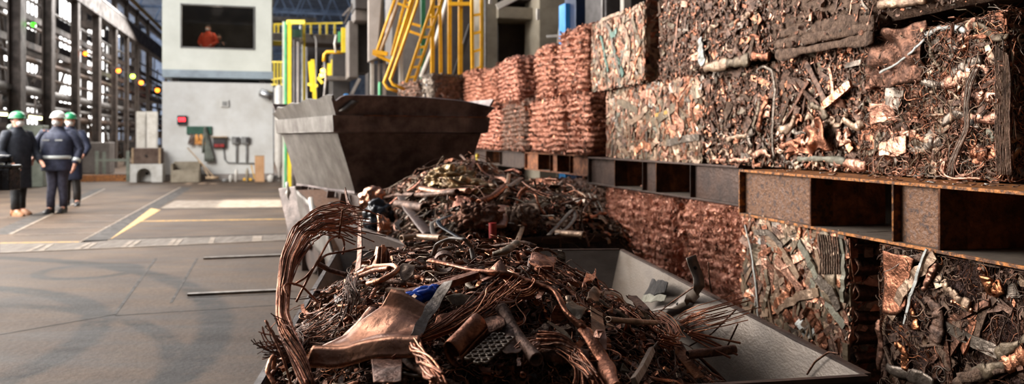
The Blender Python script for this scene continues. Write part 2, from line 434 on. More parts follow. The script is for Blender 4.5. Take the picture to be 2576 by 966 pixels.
# left outer wall: cladding with tall glazed slots
g = Geo()
ul = 19.0
slots = []
rr = random.Random(3)
while ul < 76:
    wd = rr.choice((.3, .45, .6, .9)); sw = rr.choice((.8, 1.1, 1.6))
    if ul > 36: wd, sw = .35, rr.choice((2.0, 2.8))
    g.box(uv(ul + wd / 2, -10.5, 5.2), U * wd / 2, V * .06, Z * 5.2, 'cladding')
    for mm_ in range(1, 3 if sw > 1 else 2): g.box(uv(ul + wd + sw * mm_ / (3 if sw > 1 else 2), -10.5, 5.2), U * .035, V * .03, Z * 5.2, 'cladding')
    zz = 0.0
    while zz < 10.2:      # cross panels between the glazed slots
        hh = rr.choice((.3, .5, 1.0, .25)); gp = rr.choice((1.2, 1.8, 2.4, .9))
        if zz < 1.5: hh = 1.8 if ul < 36 else .9
        g.box(uv(ul + wd + sw / 2, -10.5, zz + hh / 2), U * sw / 2, V * .05, Z * hh / 2, 'cladding')
        zz += hh + gp
    ul += wd + sw
struct(g, 'wall_left', 'dark clad left wall with tall bright window slots')
g = Geo()
for zz in (0, 9.8): g.box(uv(4, -10.5, zz + .2), U * 15, V * .1, Z * .25, 'cladding')
g.box(uv(-3, -10.5, 5), U * 8, V * .08, Z * 5, 'roofdark')  # unseen solid panel added to keep sky light out of the near bays
for uu in range(-10, 19, 4): g.box(uv(uu, -10.5, 5), U * .15, V * .15, Z * 5, 'cladding')
struct(g, 'window_1', 'open glazed bays of the left wall with an added light-blocking panel')
g = Geo(); g.box(uv(78, -1, 5.2), U * .2, V * 13, Z * 5.2, 'rooftin'); struct(g, 'wall_far', 'blue grey far end wall of the hall')
# columns
for i, (px, wd) in enumerate([(-30, .5), (42, .5), (122, .42), (190, .35), (243, .4), (288, .3), (318, .25), (345, .25), (372, .22)]):
    Y = 7 / (-(px - CX) / F * .958 - .286); c = at(px, 350, Y); c[2] = 0
    top = 8.2
    g = Geo()
    for s in (-1, 1): g.box(c + Z * top / 2 + V * s * wd * .3, U * wd / 2, V * .02, Z * top / 2, 'steelcol')
    g.box(c + Z * top / 2, U * .02, V * wd * .3, Z * top / 2, 'steelcol')
    g.box(c + Z * .02, U * wd * .7, V * wd * .6, Z * .02, 'steelcol')
    tag(g.build('steel_column', smooth=False), 'dark grey steel column of the left-hand pipe rack', 'column', 'steel columns of the pipe rack', kind='structure')
# second column row
for i in range(10):
    c = uv(21 + i * (2.6 + i * .35), -8.8); g = Geo(); g.box(c + Z * 4.2, U * .11, V * .11, Z * 4.2, 'steelcol')
    g.box(c + Z * 1.0 + U * 1.2, U * .06, V * .06, Z * 1.0, 'steelcol')
    tag(g.build('steel_column', smooth=False), 'slim steel column behind the pipe rack', 'column', 'slim rear columns', kind='structure')
def run(name, v, z, r, m, label, u0=20, u1=76, grp=None, box=None):
    g = Geo()
    if box: g.box(uv((u0 + u1) / 2, v, z), U * (u1 - u0) / 2, V * box[0] / 2, Z * box[1] / 2, m)
    else: g.tube([uv(u0, v, z), uv(u0 + 1, v, z), uv(u1, v, z)], r, m, 12)
    return tag(g.build(name, smooth=not box), label, 'beam' if box else 'pipe', grp, kind='structure' if box else None)
run('crane_beam', -7, 6.7, 0, 'steelcol', 'deep dark crane runway beam on the left columns', box=(.35, .7))
run('crane_rail', -6.9, 7.1, 0, 'pipegrey', 'pale rail along the crane runway beam', box=(.2, .08))
mat('yellowrail', (186, 158, 84), (150, 124, 70), .1, .6, 3)
run('walkway_edge', -6.8, 8.25, 0, 'yellowrail', 'yellow edge beam above the crane runway', box=(.12, .16))
run('roof_edge_beam', -7.1, 8.0, 0, 'steelcol', 'dark roof edge beam', box=(.2, .3))
for i, (z, r, m, lb) in enumerate([(2.8, .14, 'pipegrey', 'pale grey insulated pipe along the rack'), (3.8, .10, 'pipebrown', 'brown pipe above the pale pipe'), (3.35, .06, 'pipebrown', 'thin brown pipe between two larger pipes'),
        (2.35, .07, 'pipegrey', 'thin grey pipe under the pale pipe'), (2.05, .12, 'pipebrown', 'brown pipe low on the rack'), (4.9, .06, 'pipebrown', 'brown pipe high on the rack'), (5.6, .05, 'pipegrey', 'thin grey pipe below the crane beam')]):
    run('service_pipe', -7.25 - .1 * (i % 3), z, r, m, lb)
for z in (1.8, 3.1, 4.5, 5.9): run('rack_beam', -8.8, z, 0, 'steelcol', 'steel rack beam behind the service pipes', box=(.12, .16), grp='rear rack beams')
for z in (2.55, 4.3, 5.2): run('rack_beam', -7.5, z, 0, 'steelcol', 'steel rack beam beside the service pipes', box=(.12, .2), grp='front rack beams')
# diagonal braces
rr = random.Random(5)
for i in range(56):
    u = 22 + i * .9; v = rr.choice((-7.4, -8.0, -8.8)); z = rr.uniform(.8, 6); dz = rr.uniform(1, 2.4) * rr.choice((-1, 1)); du = rr.uniform(.8, 2.6)
    g = Geo(); g.bar(uv(u, v, z), uv(u + du, v - .1, max(.2, z + dz)), .09, .09, rr.choice(['steelcol', 'steelcol', 'pipegrey', 'pipebrown']))
    tag(g.build('diagonal_brace', smooth=False), 'slanting steel brace in the left pipe rack', 'brace', 'braces of the pipe rack', kind='structure')
for i in range(26):      # cross bars and cabinets between the rows
    u = 22 + i * 2.0; z = rr.uniform(.3, 2.6) if i % 3 else rr.uniform(3, 6.5); g = Geo(); w = rr.uniform(.15, .45)
    g.box(uv(u, -8, z), U * w, V * .6, Z * rr.uniform(.05, .3), rr.choice(['steelcol', 'pipebrown', 'cladding']))
    tag(g.build('rack_duct', smooth=False), 'dark duct section within the pipe rack', 'duct', 'ducts in the pipe rack')
# lamps on rack
for nm, px, py, col, st, lb in [('work_lamp', 215, 135, (255, 112, 22), 7, 'orange lamp glowing highest on the left rack'), ('work_lamp', 298, 178, (255, 112, 22), 7, 'second orange lamp along the left rack'),
        ('work_lamp', 355, 208, (255, 120, 30), 7, 'third orange lamp along the left rack'), ('work_lamp', 396, 227, (255, 120, 30), 7, 'orange lamp closest to the white cabin'),
        ('signal_lamp', 84, 62, (40, 255, 16), 8, 'bright green signal lamp high on the rack'), ('signal_lamp', 334, 192, (190, 255, 60), 12, 'yellow green signal lamp between orange lamps')]:
    Y = 6.7 / (-(px - CX) / F * .958 - .286); c = at(px, py, Y); r = 5.5 / F * Y
    e = empty(nm, c, lb, 'lamp')
    mn = 'lamp%d%d' % (px, py); emit(mn, col, st)
    g = Geo(); th = np.linspace(0, np.pi, 9)
    g.tube([c - Z * r * math.cos(t) for t in th], [max(.002, r * math.sin(t)) for t in th], mn, 12); g.build('bulb', e)
    g = Geo(); g.tube([c + Z * r * .8, c + Z * r * 1.3], r * .8, 'steelcol'); g.bar(c + Z * r * 1.2, c + Z * r * 1.2 - V * .5, .05, .05, 'steelcol'); g.build('bracket', e)
emit('tubelight', (255, 250, 170), 9)
for px, lb in ((0, 'yellowish strip light left of the first helmet'), (87, 'yellowish strip light between two helmets')):
    a, b = at(px - 12, 286 if px < 10 else 294, 20), at(px + 16, 288 if px < 10 else 298, 20)
    e = empty('strip_light', (a + b) / 2, lb, 'lamp')
    g = Geo(); g.bar(a, b, .09, .07, 'tubelight'); g.build('tube', e)
    g = Geo(); g.bar(a + Z * .07, b + Z * .07, .16, .06, 'steelcol'); g.bar((a + b) / 2 + Z * .09, (a + b) / 2 + Z * .5, .04, .04, 'steelcol'); g.build('housing', e)
# far roof truss
mat('bluesteel', (150, 176, 214), (104, 124, 156), .2, .6, 1.2)
for i in range(7):
    u = 40 + i * 5.5; g = Geo()
    for z in (8.3, 10.2): g.bar(uv(u, -6.8, z), uv(u, 9, z), .14, .14, 'bluesteel')
    for j in range(10):
        v = -6.8 + j * 1.58
        g.bar(uv(u, v, 8.3), uv(u, v + .79, 10.2), .08, .08, 'bluesteel'); g.bar(uv(u, v + .79, 10.2), uv(u, v + 1.58, 8.3), .08, .08, 'bluesteel')
    tag(g.build('roof_truss', smooth=False), 'blue grey roof truss far down the hall', 'truss', 'far roof trusses', kind='structure')
emit('skyglass', (220, 232, 255), 4)
for i, (px, py) in enumerate([(768, 8), (738, 35), (762, 36), (742, 12), (700, 22), (820, 14), (722, 4), (786, 20)]):
    c = at(px, py, 60); g = Geo(); g.bar(c - V * .25 + Z * .5, c + V * .25 - Z * .5, .25, .05, 'skyglass')
    tag(g.build('window_%d' % (i + 2), smooth=False), 'small bright roof light in the far blue roof', 'window', kind='structure')
# ---------------------------------------------------------------- white house with cabin
mat('whitewall', (214, 212, 206), (198, 194, 186), 0, .7, 1.5, .1, 20)
mat('cabinwhite', (226, 226, 212), (212, 212, 198), 0, .5, 1)
mat('cabinsill', (156, 168, 174), (136, 146, 152), .1, .5, 2)
mat('cabindark', (52, 48, 46), (36, 34, 32), 0, .7, 3)
mat('green', (30, 84, 62), (22, 66, 48), 0, .5, 8)
mat('cloth', (126, 128, 116), (98, 100, 90), 0, .9, 10)
mat('wood', (176, 150, 118), (140, 114, 86), 0, .7, 8)
mat('cardboard', (190, 146, 104), (170, 128, 90), 0, .8, 4)
mat('brownbox', (104, 84, 70), (78, 60, 50), .1, .8, 4)
mat('stonewhite', (206, 202, 194), (178, 172, 162), 0, .8, 3)
mat('boxgrey', (150, 148, 144), (110, 108, 104), .3, .5, 6)
mat('beigebin', (150, 138, 118), (124, 112, 94), 0, .7, 4)
mat('yellow', (232, 176, 30), (206, 148, 22), .1, .45, 4)
mat('yellowbright', (240, 214, 60), (222, 190, 44), .1, .45, 4)
mat('greenpaint', (80, 170, 116), (60, 140, 96), .1, .5, 4)
mat('panelpale', (158, 148, 140), (134, 124, 116), .2, .6, 2)
mat('paneldark', (66, 60, 58), (48, 44, 42), .2, .6, 2)
mat('paneltaupe', (112, 104, 98), (90, 82, 76), .2, .6, 2)
mat('whitepost', (206, 200, 190), (176, 168, 158), .1, .5, 3)
mat('blue', (52, 140, 204), (40, 120, 184), .1, .45, 3)
mat('navysteel', (22, 42, 74), (14, 28, 52), .1, .5, 3)
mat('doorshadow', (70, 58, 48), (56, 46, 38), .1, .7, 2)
mat('silver', (206, 206, 204), (150, 150, 150), .9, .3, 8)
emit('redled', (255, 50, 60), 5)
HL = np.array([(408 - CX) / F * 25.1, 25.1, 0])          # left corner of the house
HW, HD, HT = 3.36, 3.4, 3.14
def hp(s, z, off=0.0):       # point on the front of the house; s metres from the left corner
    return HL + V * s + Z * z - U * off
def hpx(px, py, off=.0):
    k = -(px - CX) / F; s = (HL[0] + k * HL[1]) / -(V[0] + k * V[1]); P = HL + V * s
    return hp(s, CAMZ - (py - HY) / F * P[1], off)
e = empty('control_house', HL + V * HW / 2 + U * HD / 2, 'white block house carrying the glazed control cabin', 'building')
g = Geo(); g.box(hp(HW / 2, HT / 2) + U * HD / 2, V * HW / 2, U * HD / 2, Z * HT / 2, 'whitewall'); g.build('block_wall', e, False)
g = Geo(); g.box(hp(HW / 2, .1) + U * HD / 2, V * (HW / 2 + .02), U * (HD / 2 + .02), Z * .1, 'panelpale'); g.build('plinth', e, False)
cab = empty('control_cabin', HL + V * HW / 2 + U * HD / 2 + Z * 3.3, 'white control cabin with a wide dark window on the block house', 'cabin')
x0, x1, zb, zt = .03, HW - .05, 3.26, 6.3
wa, wb = hpx(458, 117), hpx(638, 17)
wx0 = (wa - HL) @ V; wx1 = (hpx(638, 60) - HL) @ V; wz0 = hpx(548, 121)[2]; wz1 = hpx(548, 17)[2]
g = Geo()
def fb(a, b, c, d, m, th=.06, off=.03): g.box(hp((a + b) / 2, (c + d) / 2, off), V * (b - a) / 2, U * th, Z * (d - c) / 2, m)
fb(x0, wx0, zb + .25, zt, 'cabinwhite'); fb(wx1, x1, zb + .25, zt, 'cabinwhite'); fb(wx0, wx1, zb + .25, wz0, 'cabinwhite'); fb(wx0, wx1, wz1, zt, 'cabinwhite')
for s in (x0, x1): g.box(hp(s, (zb + zt) / 2 + .1) + U * HD / 2, V * .03, U * HD / 2, Z * (zt - zb - .2) / 2, 'cabinwhite')
g.box(hp(HW / 2, zt) + U * HD / 2, V * HW / 2, U * HD / 2, Z * .04, 'cabinwhite')
g.build('cabin_wall', cab, False)
g = Geo(); g.box(hp(HW / 2, zb + .14) + U * HD / 2, V * (HW / 2 - .01), U * (HD / 2 + .1), Z * .12, 'cabinsill'); g.build('floor_frame', cab, False)
g = Geo()
for s in (.35, HW - .35):
    for d in (.3, HD - .3): g.box(hp(s, 3.2) + U * d, V * .08, U * .08, Z * .065, 'paneldark')
g.build('support_block', cab, False)
g = Geo(); g.box(hp(HW / 2, 4.7) + U * (HD - .1), V * (HW / 2 - .1), U * .03, Z * 1.4, 'cabindark'); g.box(hp(HW / 2, 4.0) + U * .9, V * 1.0, U * .3, Z * .04, 'cabindark')
g.build('interior', cab, False)
mat('winframe', (120, 118, 112), (100, 98, 94), .3, .5, 3)
g = Geo()
for a, b, c, d in ((wx0 - .04, wx1 + .04, wz0 - .04, wz0), (wx0 - .04, wx1 + .04, wz1, wz1 + .04), (wx0 - .04, wx0, wz0, wz1), (wx1, wx1 + .04, wz0, wz1)): fb(a, b, c, d, 'winframe', .03, .10)
g.build('window_frame', cab, False)
gm = bpy.data.materials.new('glass'); gm.use_nodes = True; nt = gm.node_tree; nt.nodes.clear()
om = nt.nodes.new('ShaderNodeOutputMaterial'); mx = nt.nodes.new('ShaderNodeMixShader'); t_ = nt.nodes.new('ShaderNodeBsdfTransparent'); gl = nt.nodes.new('ShaderNodeBsdfGlossy')
gl.inputs['Roughness'].default_value = .03; t_.inputs[0].default_value = (.7, .68, .66, 1); mx.inputs[0].default_value = .07
nt.links.new(t_.outputs[0], mx.inputs[1]); nt.links.new(gl.outputs[0], mx.inputs[2]); nt.links.new(mx.outputs[0], om.inputs[0]); MATS['glass'] = gm
g = Geo(); fb(wx0, wx1, wz0, wz1, 'glass', .004, .02); g.build('window_pane', cab, False)
pl = bpy.data.lights.new('cabin_fill', 'POINT'); pl.energy = 30; pl.shadow_soft_size = .2; pl.color = (1, .9, .8)  # unseen fill added to light the orange jacket in the cabin
po = bpy.data.objects.new('cabin_fill', pl); C.objects.link(po); po.location = Vector(hp(1.6, 5.6) + U * .7)

def boxthing(name, label, cat, a, b, dep, m, off=0.0, z_parts=None):
    """box on the house front between pixel corners"""
    A, B = hpx(*a), hpx(*b); g = Geo()
    s0, s1 = (A - HL) @ V, (B - HL) @ V; z0, z1 = sorted((A[2], B[2]))
    g.box(hp((s0 + s1) / 2, (z0 + z1) / 2, off + dep / 2), V * (s1 - s0) / 2, U * dep / 2, Z * (z1 - z0) / 2, m)
    return g, (s0, s1, z0, z1)
# digital display
e = empty('digital_display', hpx(459, 302), 'small red digital display on the white wall', 'display')
g, _ = boxthing('', '', '', (447, 314), (470, 291), .12, 'blackplastic'); g.build('case', e, False)
g = Geo()
for i in range(3):      # seven-segment style digits
    for (dx, dy, w_, h_) in ((0, -4, 4, 1.2), (0, 0, 4, 1.2), (0, 4, 4, 1.2), (-2, -2, 1.2, 4), (2, 2, 1.2, 4), (2, -2, 1.2, 4)):
        c = hpx(452.5 + i * 6 + dx, 301 + dy, .13); k = c[1] / F
        g.box(c, V * w_ / 2 * k, U * .01, Z * h_ / 2 * k, 'redled')
g.build('digits', e, False)
# green board with hanging items
e = empty('green_wall_board', hpx(502, 328), 'dark green board on the white wall under the display', 'board')
g, _ = boxthing('', '', '', (470, 338), (533, 318), .08, 'green'); g.build('panel', e, False)
g = Geo()
for px in (480, 490, 500, 512, 524): g.bar(hpx(px, 336, .08), hpx(px, 338, .16), .02, .02, 'boxgrey')
g.build('hook', e, False)
mat('gloveorange', (226, 160, 84), (196, 130, 66), 0, .8, 8); mat('glovebrown', (110, 90, 78), (84, 68, 60), 0, .8, 8)
for (px, py, m, lb, dx) in ((484, 338, 'glovebrown', 'brown work glove hanging under the green board', -3), (495, 338, 'gloveorange', 'pale orange work glove hanging nearer the grey coat', 3), (506, 338, 'gloveorange', 'orange work glove hanging beside the grey coat', 5)):
    e = empty('work_glove', hpx(px, py, .14), lb, 'glove'); k = 25.4 / F; g = Geo()
    g.tube([hpx(px, py, .14), hpx(px + dx * .4, py + 9, .14), hpx(px + dx, py + 18, .16)], [2.5 * k, 5 * k, 5.5 * k], m, 10, .5, up=-U); g.build('palm', e)
    for j in range(4):
        g = Geo(); q = -4.5 + j * 3; g.tube([hpx(px + dx + q, py + 17, .16), hpx(px + dx + q * 1.2, py + 22 + (j in (1, 2)), .17), hpx(px + dx + q * 1.3, py + 26 + (j in (1, 2)) * 1.5, .18)], [1.6 * k, 1.5 * k, 1.0 * k], m, 8); g.build('finger', e)
# coat
e = empty('hanging_coat', hpx(522, 320, .15), 'long grey green coat hanging on the wall board', 'coat')
k = 25.4 / F; g = Geo(); rows = []
for py, w_, cx_ in ((318, 2, 517), (326, 6, 518), (345, 9, 520), (370, 13, 524), (395, 17, 528), (406, 18, 529)):
    rows.append([hpx(cx_ + (j / 12 - .5) * w_ * 1.4, py, .12 + .05 * math.sin(j * 2.1) + .08 * math.sin(j / 12 * math.pi)) for j in range(13)])
g.grid(np.array(rows), 'cloth'); ob = g.build('fabric', e); md = ob.modifiers.new('s', 'SOLIDIFY'); md.thickness = .02
g = Geo(); g.tube([hpx(519, 330, .2), hpx(513, 352, .2), hpx(512, 385, .18)], [.03, .05, .06], 'cloth', 8, .6); g.build('sleeve', e)
# red black control box
e = empty('switch_box', hpx(553, 360, .1), 'black switch box with red buttons on the white wall', 'switch box')
g, _ = boxthing('', '', '', (537, 372), (568, 347), .16, 'paneldark'); g.build('case', e, False)
g, _ = boxthing('', '', '', (533, 346), (572, 343), .25, 'wood'); g.build('cover_board', e, False)
g = Geo()
for px in (543, 549, 556, 562): g.box(hpx(px, 366, .18), V * .035, U * .03, Z * .05, 'redplastic')
g.build('button', e, False)
for px, lb in ((593, 'left of two grey junction boxes on the white wall'), (618, 'right of two grey junction boxes on the white wall')):
    e = empty('junction_box', hpx(px, 352, .1), lb, 'junction box')
    g, _ = boxthing('', '', '', (px - 10, 362), (px + 9, 344), .14, 'boxgrey'); g.build('case', e, False, bevel=.015)
    g, _ = boxthing('', '', '', (px + 1, 358), (px + 8, 346), .17, 'paneldark'); g.build('socket', e, False)
    g = Geo(); g.tube([hpx(px + 2, 362, .08), hpx(px + 2, 390, .08), hpx(px + 2, 408, .08)], .025, 'boxgrey'); g.build('conduit', e)
g = Geo(); g.tube([hpx(562, 372, .06), hpx(565, 400, .06), hpx(572, 409, .06), hpx(600, 410, .06), hpx(640, 411, .06)], .02, 'boxgrey'); tag(g.build('cable_conduit'), 'grey conduit running from the switch box along the wall', 'conduit')
e = empty('wall_vent', hpx(565, 260, .05), 'small square vent cover high on the white wall', 'vent')
g, _ = boxthing('', '', '', (555, 270), (576, 251), .08, 'whitewall'); g.build('cover', e, False, bevel=.02)
g, _ = boxthing('', '', '', (560, 266), (571, 256), .1, 'boxgrey'); g.build('grille', e, False)
e = empty('wall_lamp', hpx(668, 238, .2), 'silver cylindrical lamp at the right edge of the white wall', 'lamp')
g = Geo(); g.tube([hpx(652, 233, .3), hpx(655, 234, .3), hpx(672, 240, .3), hpx(684, 244, .3)], [.06, .14, .15, .15], 'silver', 12); g.build('lamp_body', e)
g = Geo(); g.bar(hpx(675, 240, .25), hpx(678, 236, 0), .06, .06, 'boxgrey'); g.build('bracket', e, False)

# things on the ground in front of the house
def gpt(px, py, off=0):   # ground pixel
    return fl(px, py)
def hollowbox(name, label, cat, a, b, zt, dep, m, wall=.06, front=.6):
    A, B = fl(*a), fl(*b); d = nrm(B - A); L = np.linalg.norm(B - A); n = np.array([-d[1], d[0], 0]); n = n if n[1] > 0 else -n
    c = (A + B) / 2 + n * dep / 2; g = Geo()
    g.box(c + Z * .03, d * L / 2, n * dep / 2, Z * .03, m)
    g.box(A + d * L / 2 + Z * zt * front / 2, d * L / 2, n * wall / 2, Z * zt * front / 2, m)
    g.box(A + d * L / 2 + n * dep + Z * zt / 2, d * L / 2, n * wall / 2, Z * zt / 2, m)
    for q in (0, L): g.box(A + d * q + n * dep / 2 + Z * zt * .46, d * wall / 2, n * dep / 2, Z * zt * .46, m)
    return tag(g.build(name, smooth=False, bevel=.01), label, cat)
hollowbox('beige_trough', 'beige open trough against the white house wall', 'trough', (432, 459), (500, 458), .62, .6, 'beigebin')
A = fl(327, 459); B = fl(408, 458); d = nrm(B - A); L = np.linalg.norm(B - A)
e = empty('arched_block', (A + B) / 2, 'white concrete block with an arched recess left of the house', 'block')
g = Geo(); h = .56; n = np.array([-d[1], d[0], 0]); r = L * .23; cx = L * .43; xs = []
th = np.linspace(math.pi, 0, 13)
arch = [(cx + r * math.cos(t), .12 + r * math.sin(t) + .1) for t in th]
arch = [(cx - r, 0)] + arch + [(cx + r, 0)]
for (xa, za), (xb, zb_) in zip(arch[:-1], arch[1:]):
    if abs(xb - xa) < 1e-5: continue
    P = [A + d * xa + Z * za, A + d * xb + Z * zb_, A + d * xb + Z * h, A + d * xa + Z * h]
    g.prism([p for p in P], [p + n * .5 for p in P], 'stonewhite')
g.box(A + d * (cx - r) / 2 + n * .25 + Z * h / 2, d * (cx - r) / 2, n * .25, Z * h / 2, 'stonewhite')
g.box(A + d * (cx + r + L) / 2 + n * .25 + Z * h / 2, d * (L - cx - r) / 2, n * .25, Z * h / 2, 'stonewhite')
g.box(A + d * L / 2 + n * .52 + Z * h / 2, d * L / 2, n * .03, Z * h / 2, 'stonewhite')
g.build('block_body', e, False)
g = Geo(); g.tube([A + d * cx + n * .5 + Z * .25, A + d * cx + n * .44 + Z * .25], .04, 'dark'); g.build('bolt', e)
g = Geo(); c = (A + B) / 2 + n * .27 + Z * (h + .245)
g.box(c, d * L * .46, n * .25, Z * .24, 'brownbox'); o_ = g.build('brown_crate', smooth=False, bevel=.02, origin=c); tag(o_, 'brown wooden crate on top of the white arched block', 'crate')
g = Geo()
for q in (-.42, .42): g.box(c + d * L * q - n * .26, d * .03, n * .02, Z * .24, 'wood')
g.tube([c - n * .28, c - n * .24], .04, 'dark'); g.build('batten', o_, False)
g = Geo(); cc = fl(653, 457); g.box(cc + Z * .4 + U * .1, V * .14, U * .1, Z * .4, 'cardboard'); g.box(cc + Z * .8 + U * .1, V * .145, U * .105, Z * .012, 'wood'); tag(g.build('cardboard_carton', smooth=False), 'tall tan cardboard carton standing at the white wall', 'carton')
for (a, b, lb) in (((472, 372, 24.9), (540, 447, 24.3), 'long broom handle leaning across the beige trough'), ((500, 405, 25.0), (528, 447, 24.4), 'shorter stick leaning behind the broom handle')):
    g = Geo(); g.tube([at(*a), (at(*a) + at(*b)) / 2, at(*b)], .02, 'wood', 8); g.bar(at(*b) - V * .12, at(*b) + V * .12, .06, .08, 'wood'); tag(g.build('broom'), lb, 'broom')
for i, (px, h_, m, lb) in enumerate(((580, .22, 'stonewhite', 'short pale bottle left of the tall white canister'), (594, .42, 'whitepost', 'tall white canister on the floor by the wall'), (622, .42, 'beigebin', 'beige canister beside a yellow strut'), (566, .1, 'boxgrey', 'low grey box on the floor by the wall'), (681, .22, 'stonewhite', 'white bucket right of the cardboard carton'))):
    c = fl(px, 457.5); g = Geo(); r = .05 if i not in (3, 4) else .1
    g.tube([c + Z * .0, c + Z * .01, c + Z * h_ * .8, c + Z * h_ * .9, c + Z * h_], [r * .3, r, r, r * .5, r * .45], m, 12); tag(g.build('canister'), lb, 'canister')
g = Geo(); g.bar(fl(632, 454) + Z * .5, fl(640, 454) + Z * .05, .03, .03, 'yellow'); g.bar(fl(612, 454) + Z * .04, fl(634, 454) + Z * .04, .05, .08, 'yellow'); tag(g.build('yellow_stand', smooth=False), 'small yellow stand leaning on the wall', 'stand')
# rail barrier left of the block
e = empty('grey_barrier', fl(280, 455), 'grey green steel trestle with a crossbar beside the arched block', 'trestle')
mat('greygreen', (128, 132, 118), (104, 108, 96), .2, .6, 4)
ya = 25.0
for px, t_ in ((244, 380), (262, 382), (322, 380)):
    a = at(px, 455, ya + (1.0 if px == 262 else 0)); a[2] = 0; b = at(px, t_, a[1]); g = Geo(); g.bar(a, b, .09, .09, 'greygreen'); g.build('post', e, False)
for py in (403, 440):
    g = Geo(); g.bar(at(244, py, ya), at(322, py, ya), .07, .07, 'greygreen' if py < 420 else 'steelcol'); g.build('crossbar', e, False)
for px in (266, 314):
    c = at(px, 450, ya); c[2] = .07; g = Geo(); g.tube([c - V * .03, c - V * .025, c + V * .025, c + V * .03], [.02, .07, .07, .02], 'dark', 14); g.build('wheel', e)
g = Geo(); g.box(uv(27.5, -6.0, .1), U * .12, V * 1.6, Z * .1, 'rustorange'); tag(g.build('orange_beam', smooth=False), 'rust orange beam lying low behind the men', 'beam')
g = Geo(); g.box(at(218, 385, 30.5) * np.array([1, 1, 0]) + Z * .6, V * .9, U * .5, Z * .6, 'paneltaupe'); tag(g.build('steel_cabinet', smooth=False, bevel=.03), 'taupe steel cabinet under the rack behind the trestle', 'cabinet')
g = Geo(); g.box(at(70, 360, 22) * np.array([1, 1, 0]) + Z * .85, V * .45, U * .3, Z * .85, 'greygreen'); tag(g.build('locker', smooth=False, bevel=.02), 'grey green locker standing behind the men in helmets', 'locker')
for px in (357, 383):
    g = Geo(); g.box(at(px, 300, 40) * np.array([1, 1, 0]) + Z * 1.5, V * .22, U * .3, Z * 1.2, 'stonewhite'); g.box(at(px, 300, 40) * np.array([1, 1, 0]) + Z * .15, V * .24, U * .35, Z * .15, 'paneldark'); tag(g.build('white_tank', smooth=False), 'tall white panel tank far down the left aisle', 'tank', 'white tanks down the left aisle')

# white gas column right of house
e = empty('white_standpipe', fl(700, 452), 'white vertical standpipe with a tapered foot beside the house', 'pipe')
c = at(702, 430, 24)
g = Geo(); P = [at(702, y, 24) for y in (455, 432, 418, 405, 300, 222, 214)]; g.tube(P, [.03, .03, .09, .14, .14, .14, .05], 'whitepost', 16); g.build('pipe_body', e)
g = Geo(); g.tube([at(702, 452, 24), at(702, 300, 24.3), at(702, 200, 24.3)], .04, 'steelcol'); g.build('stand_post', e)

# ---------------------------------------------------------------- machinery in the middle distance
def post(name, label, cat, pts, Y, w, m, grp=None, rnd=True, up=None):
    P = [at(p[0], p[1], p[2] if len(p) > 2 else Y) for p in pts]; g = Geo(); r = w / F * Y / 2
    if rnd:
        if len(P) == 2: P = [P[0], (P[0] + P[1]) / 2, P[1]]
        g.tube(P, r, m, 10)
    else:
        for a, b in zip(P[:-1], P[1:]): g.bar(a, b, 2 * r, 2 * r, m)
    return tag(g.build(name, smooth=rnd), label, cat, grp)
def gz(px, Y):       # pixel row of the floor at depth Y
    return HY + CAMZ * F / Y
def bx(name, label, cat, x0_, y0_, x1_, y1_, Y, dep, m, bevel=.02, kind=None, ground=False):
    a, b = at(x0_, y1_, Y), at(x1_, y0_, Y)
    if ground: a[2] = 0
    c = (a + b) / 2; g = Geo(); w_ = (b[0] - a[0]) / 2
    g.box(c + U * dep / 2, V * w_, U * dep / 2, Z * (b[2] - a[2]) / 2, m)
    return tag(g.build(name, smooth=False, bevel=bevel), label, cat, kind=kind)
# yellow portal frame
e = empty('yellow_portal', fl(728, 470), 'bright yellow portal frame with green edge near the house', 'frame')
Y = 20.5; fy = gz(0, Y)
for px, m_, w_, dy in ((728, 'yellowbright', 9, 0), (718, 'greenpaint', 5, .1), (713, 'whitepost', 5, .15), (765, 'yellowbright', 6, .6)):
    g = Geo(); g.bar(at(px, fy, Y + dy), at(px, 55, Y + dy), w_ / F * Y, .12, m_); g.build('upright', e, False)
g = Geo(); g.bar(at(722, 56, Y), at(768, 56, Y), .1, .1, 'yellowbright'); g.build('crossbar', e, False)
g = Geo(); g.bar(at(730, 84, Y + .3), at(760, 84, Y + .3), .1, .2, 'green'); g.build('beam', e, False)
for i, (px, w_, m_) in enumerate(((740, 6, 'paneltaupe'), (750, 8, 'panelpale'), (762, 9, 'boxgrey'), (772, 6, 'pipegrey'))):
    post('vertical_duct', 'grey vertical duct between the yellow frames', 'duct', [(px, gz(0, 22)), (px, 100 + i * 6)], 22, w_, m_, 'grey vertical ducts')
post('chain_curtain', 'hanging steel chain catching light', 'chain', [(758, 62), (756, 90), (760, 112)], 21, 8, 'silver')
post('grey_pole', 'thin grey pole with a bent top', 'pole', [(796, gz(0, 21)), (796, 200), (796, 105), (794, 95), (790, 90)], 21, 5, 'pipegrey')
bx('overhead_walkway', 'grey overhead walkway with yellow handrail beyond the portal', 'walkway', 690, 85, 860, 108, 30, 1.5, 'paneltaupe')
for px in (690, 700, 760, 782, 805, 822, 842): post('handrail_post', 'short yellow handrail post on the overhead walkway', 'post', [(px, 86), (px, 60)], 30, 5, 'yellowbright', 'walkway handrail posts', False)
post('handrail', 'long yellow handrail over the walkway', 'handrail', [(690, 61), (862, 58)], 30, 4, 'yellowbright', None, False)
bx('far_crane_girder', 'pale girder spanning the far end of the hall', 'girder', 680, 42, 795, 54, 45, .8, 'pipegrey')
bx('yellow_guard', 'yellow guard panel beside the house roof', 'guard', 683, 102, 708, 114, 27, .1, 'yellowbright')
for i, (a, b) in enumerate((((690, 155), (690, 215)), ((698, 155), (698, 215)), ((706, 155), (706, 215)), ((683, 156), (712, 156)), ((683, 213), (712, 213)), ((683, 200), (712, 196)))):
    post('guard_rail', 'yellow guard rail bar beside the house', 'rail', [a, b], 26, 4, 'yellowbright', 'yellow guard rail bars', False)
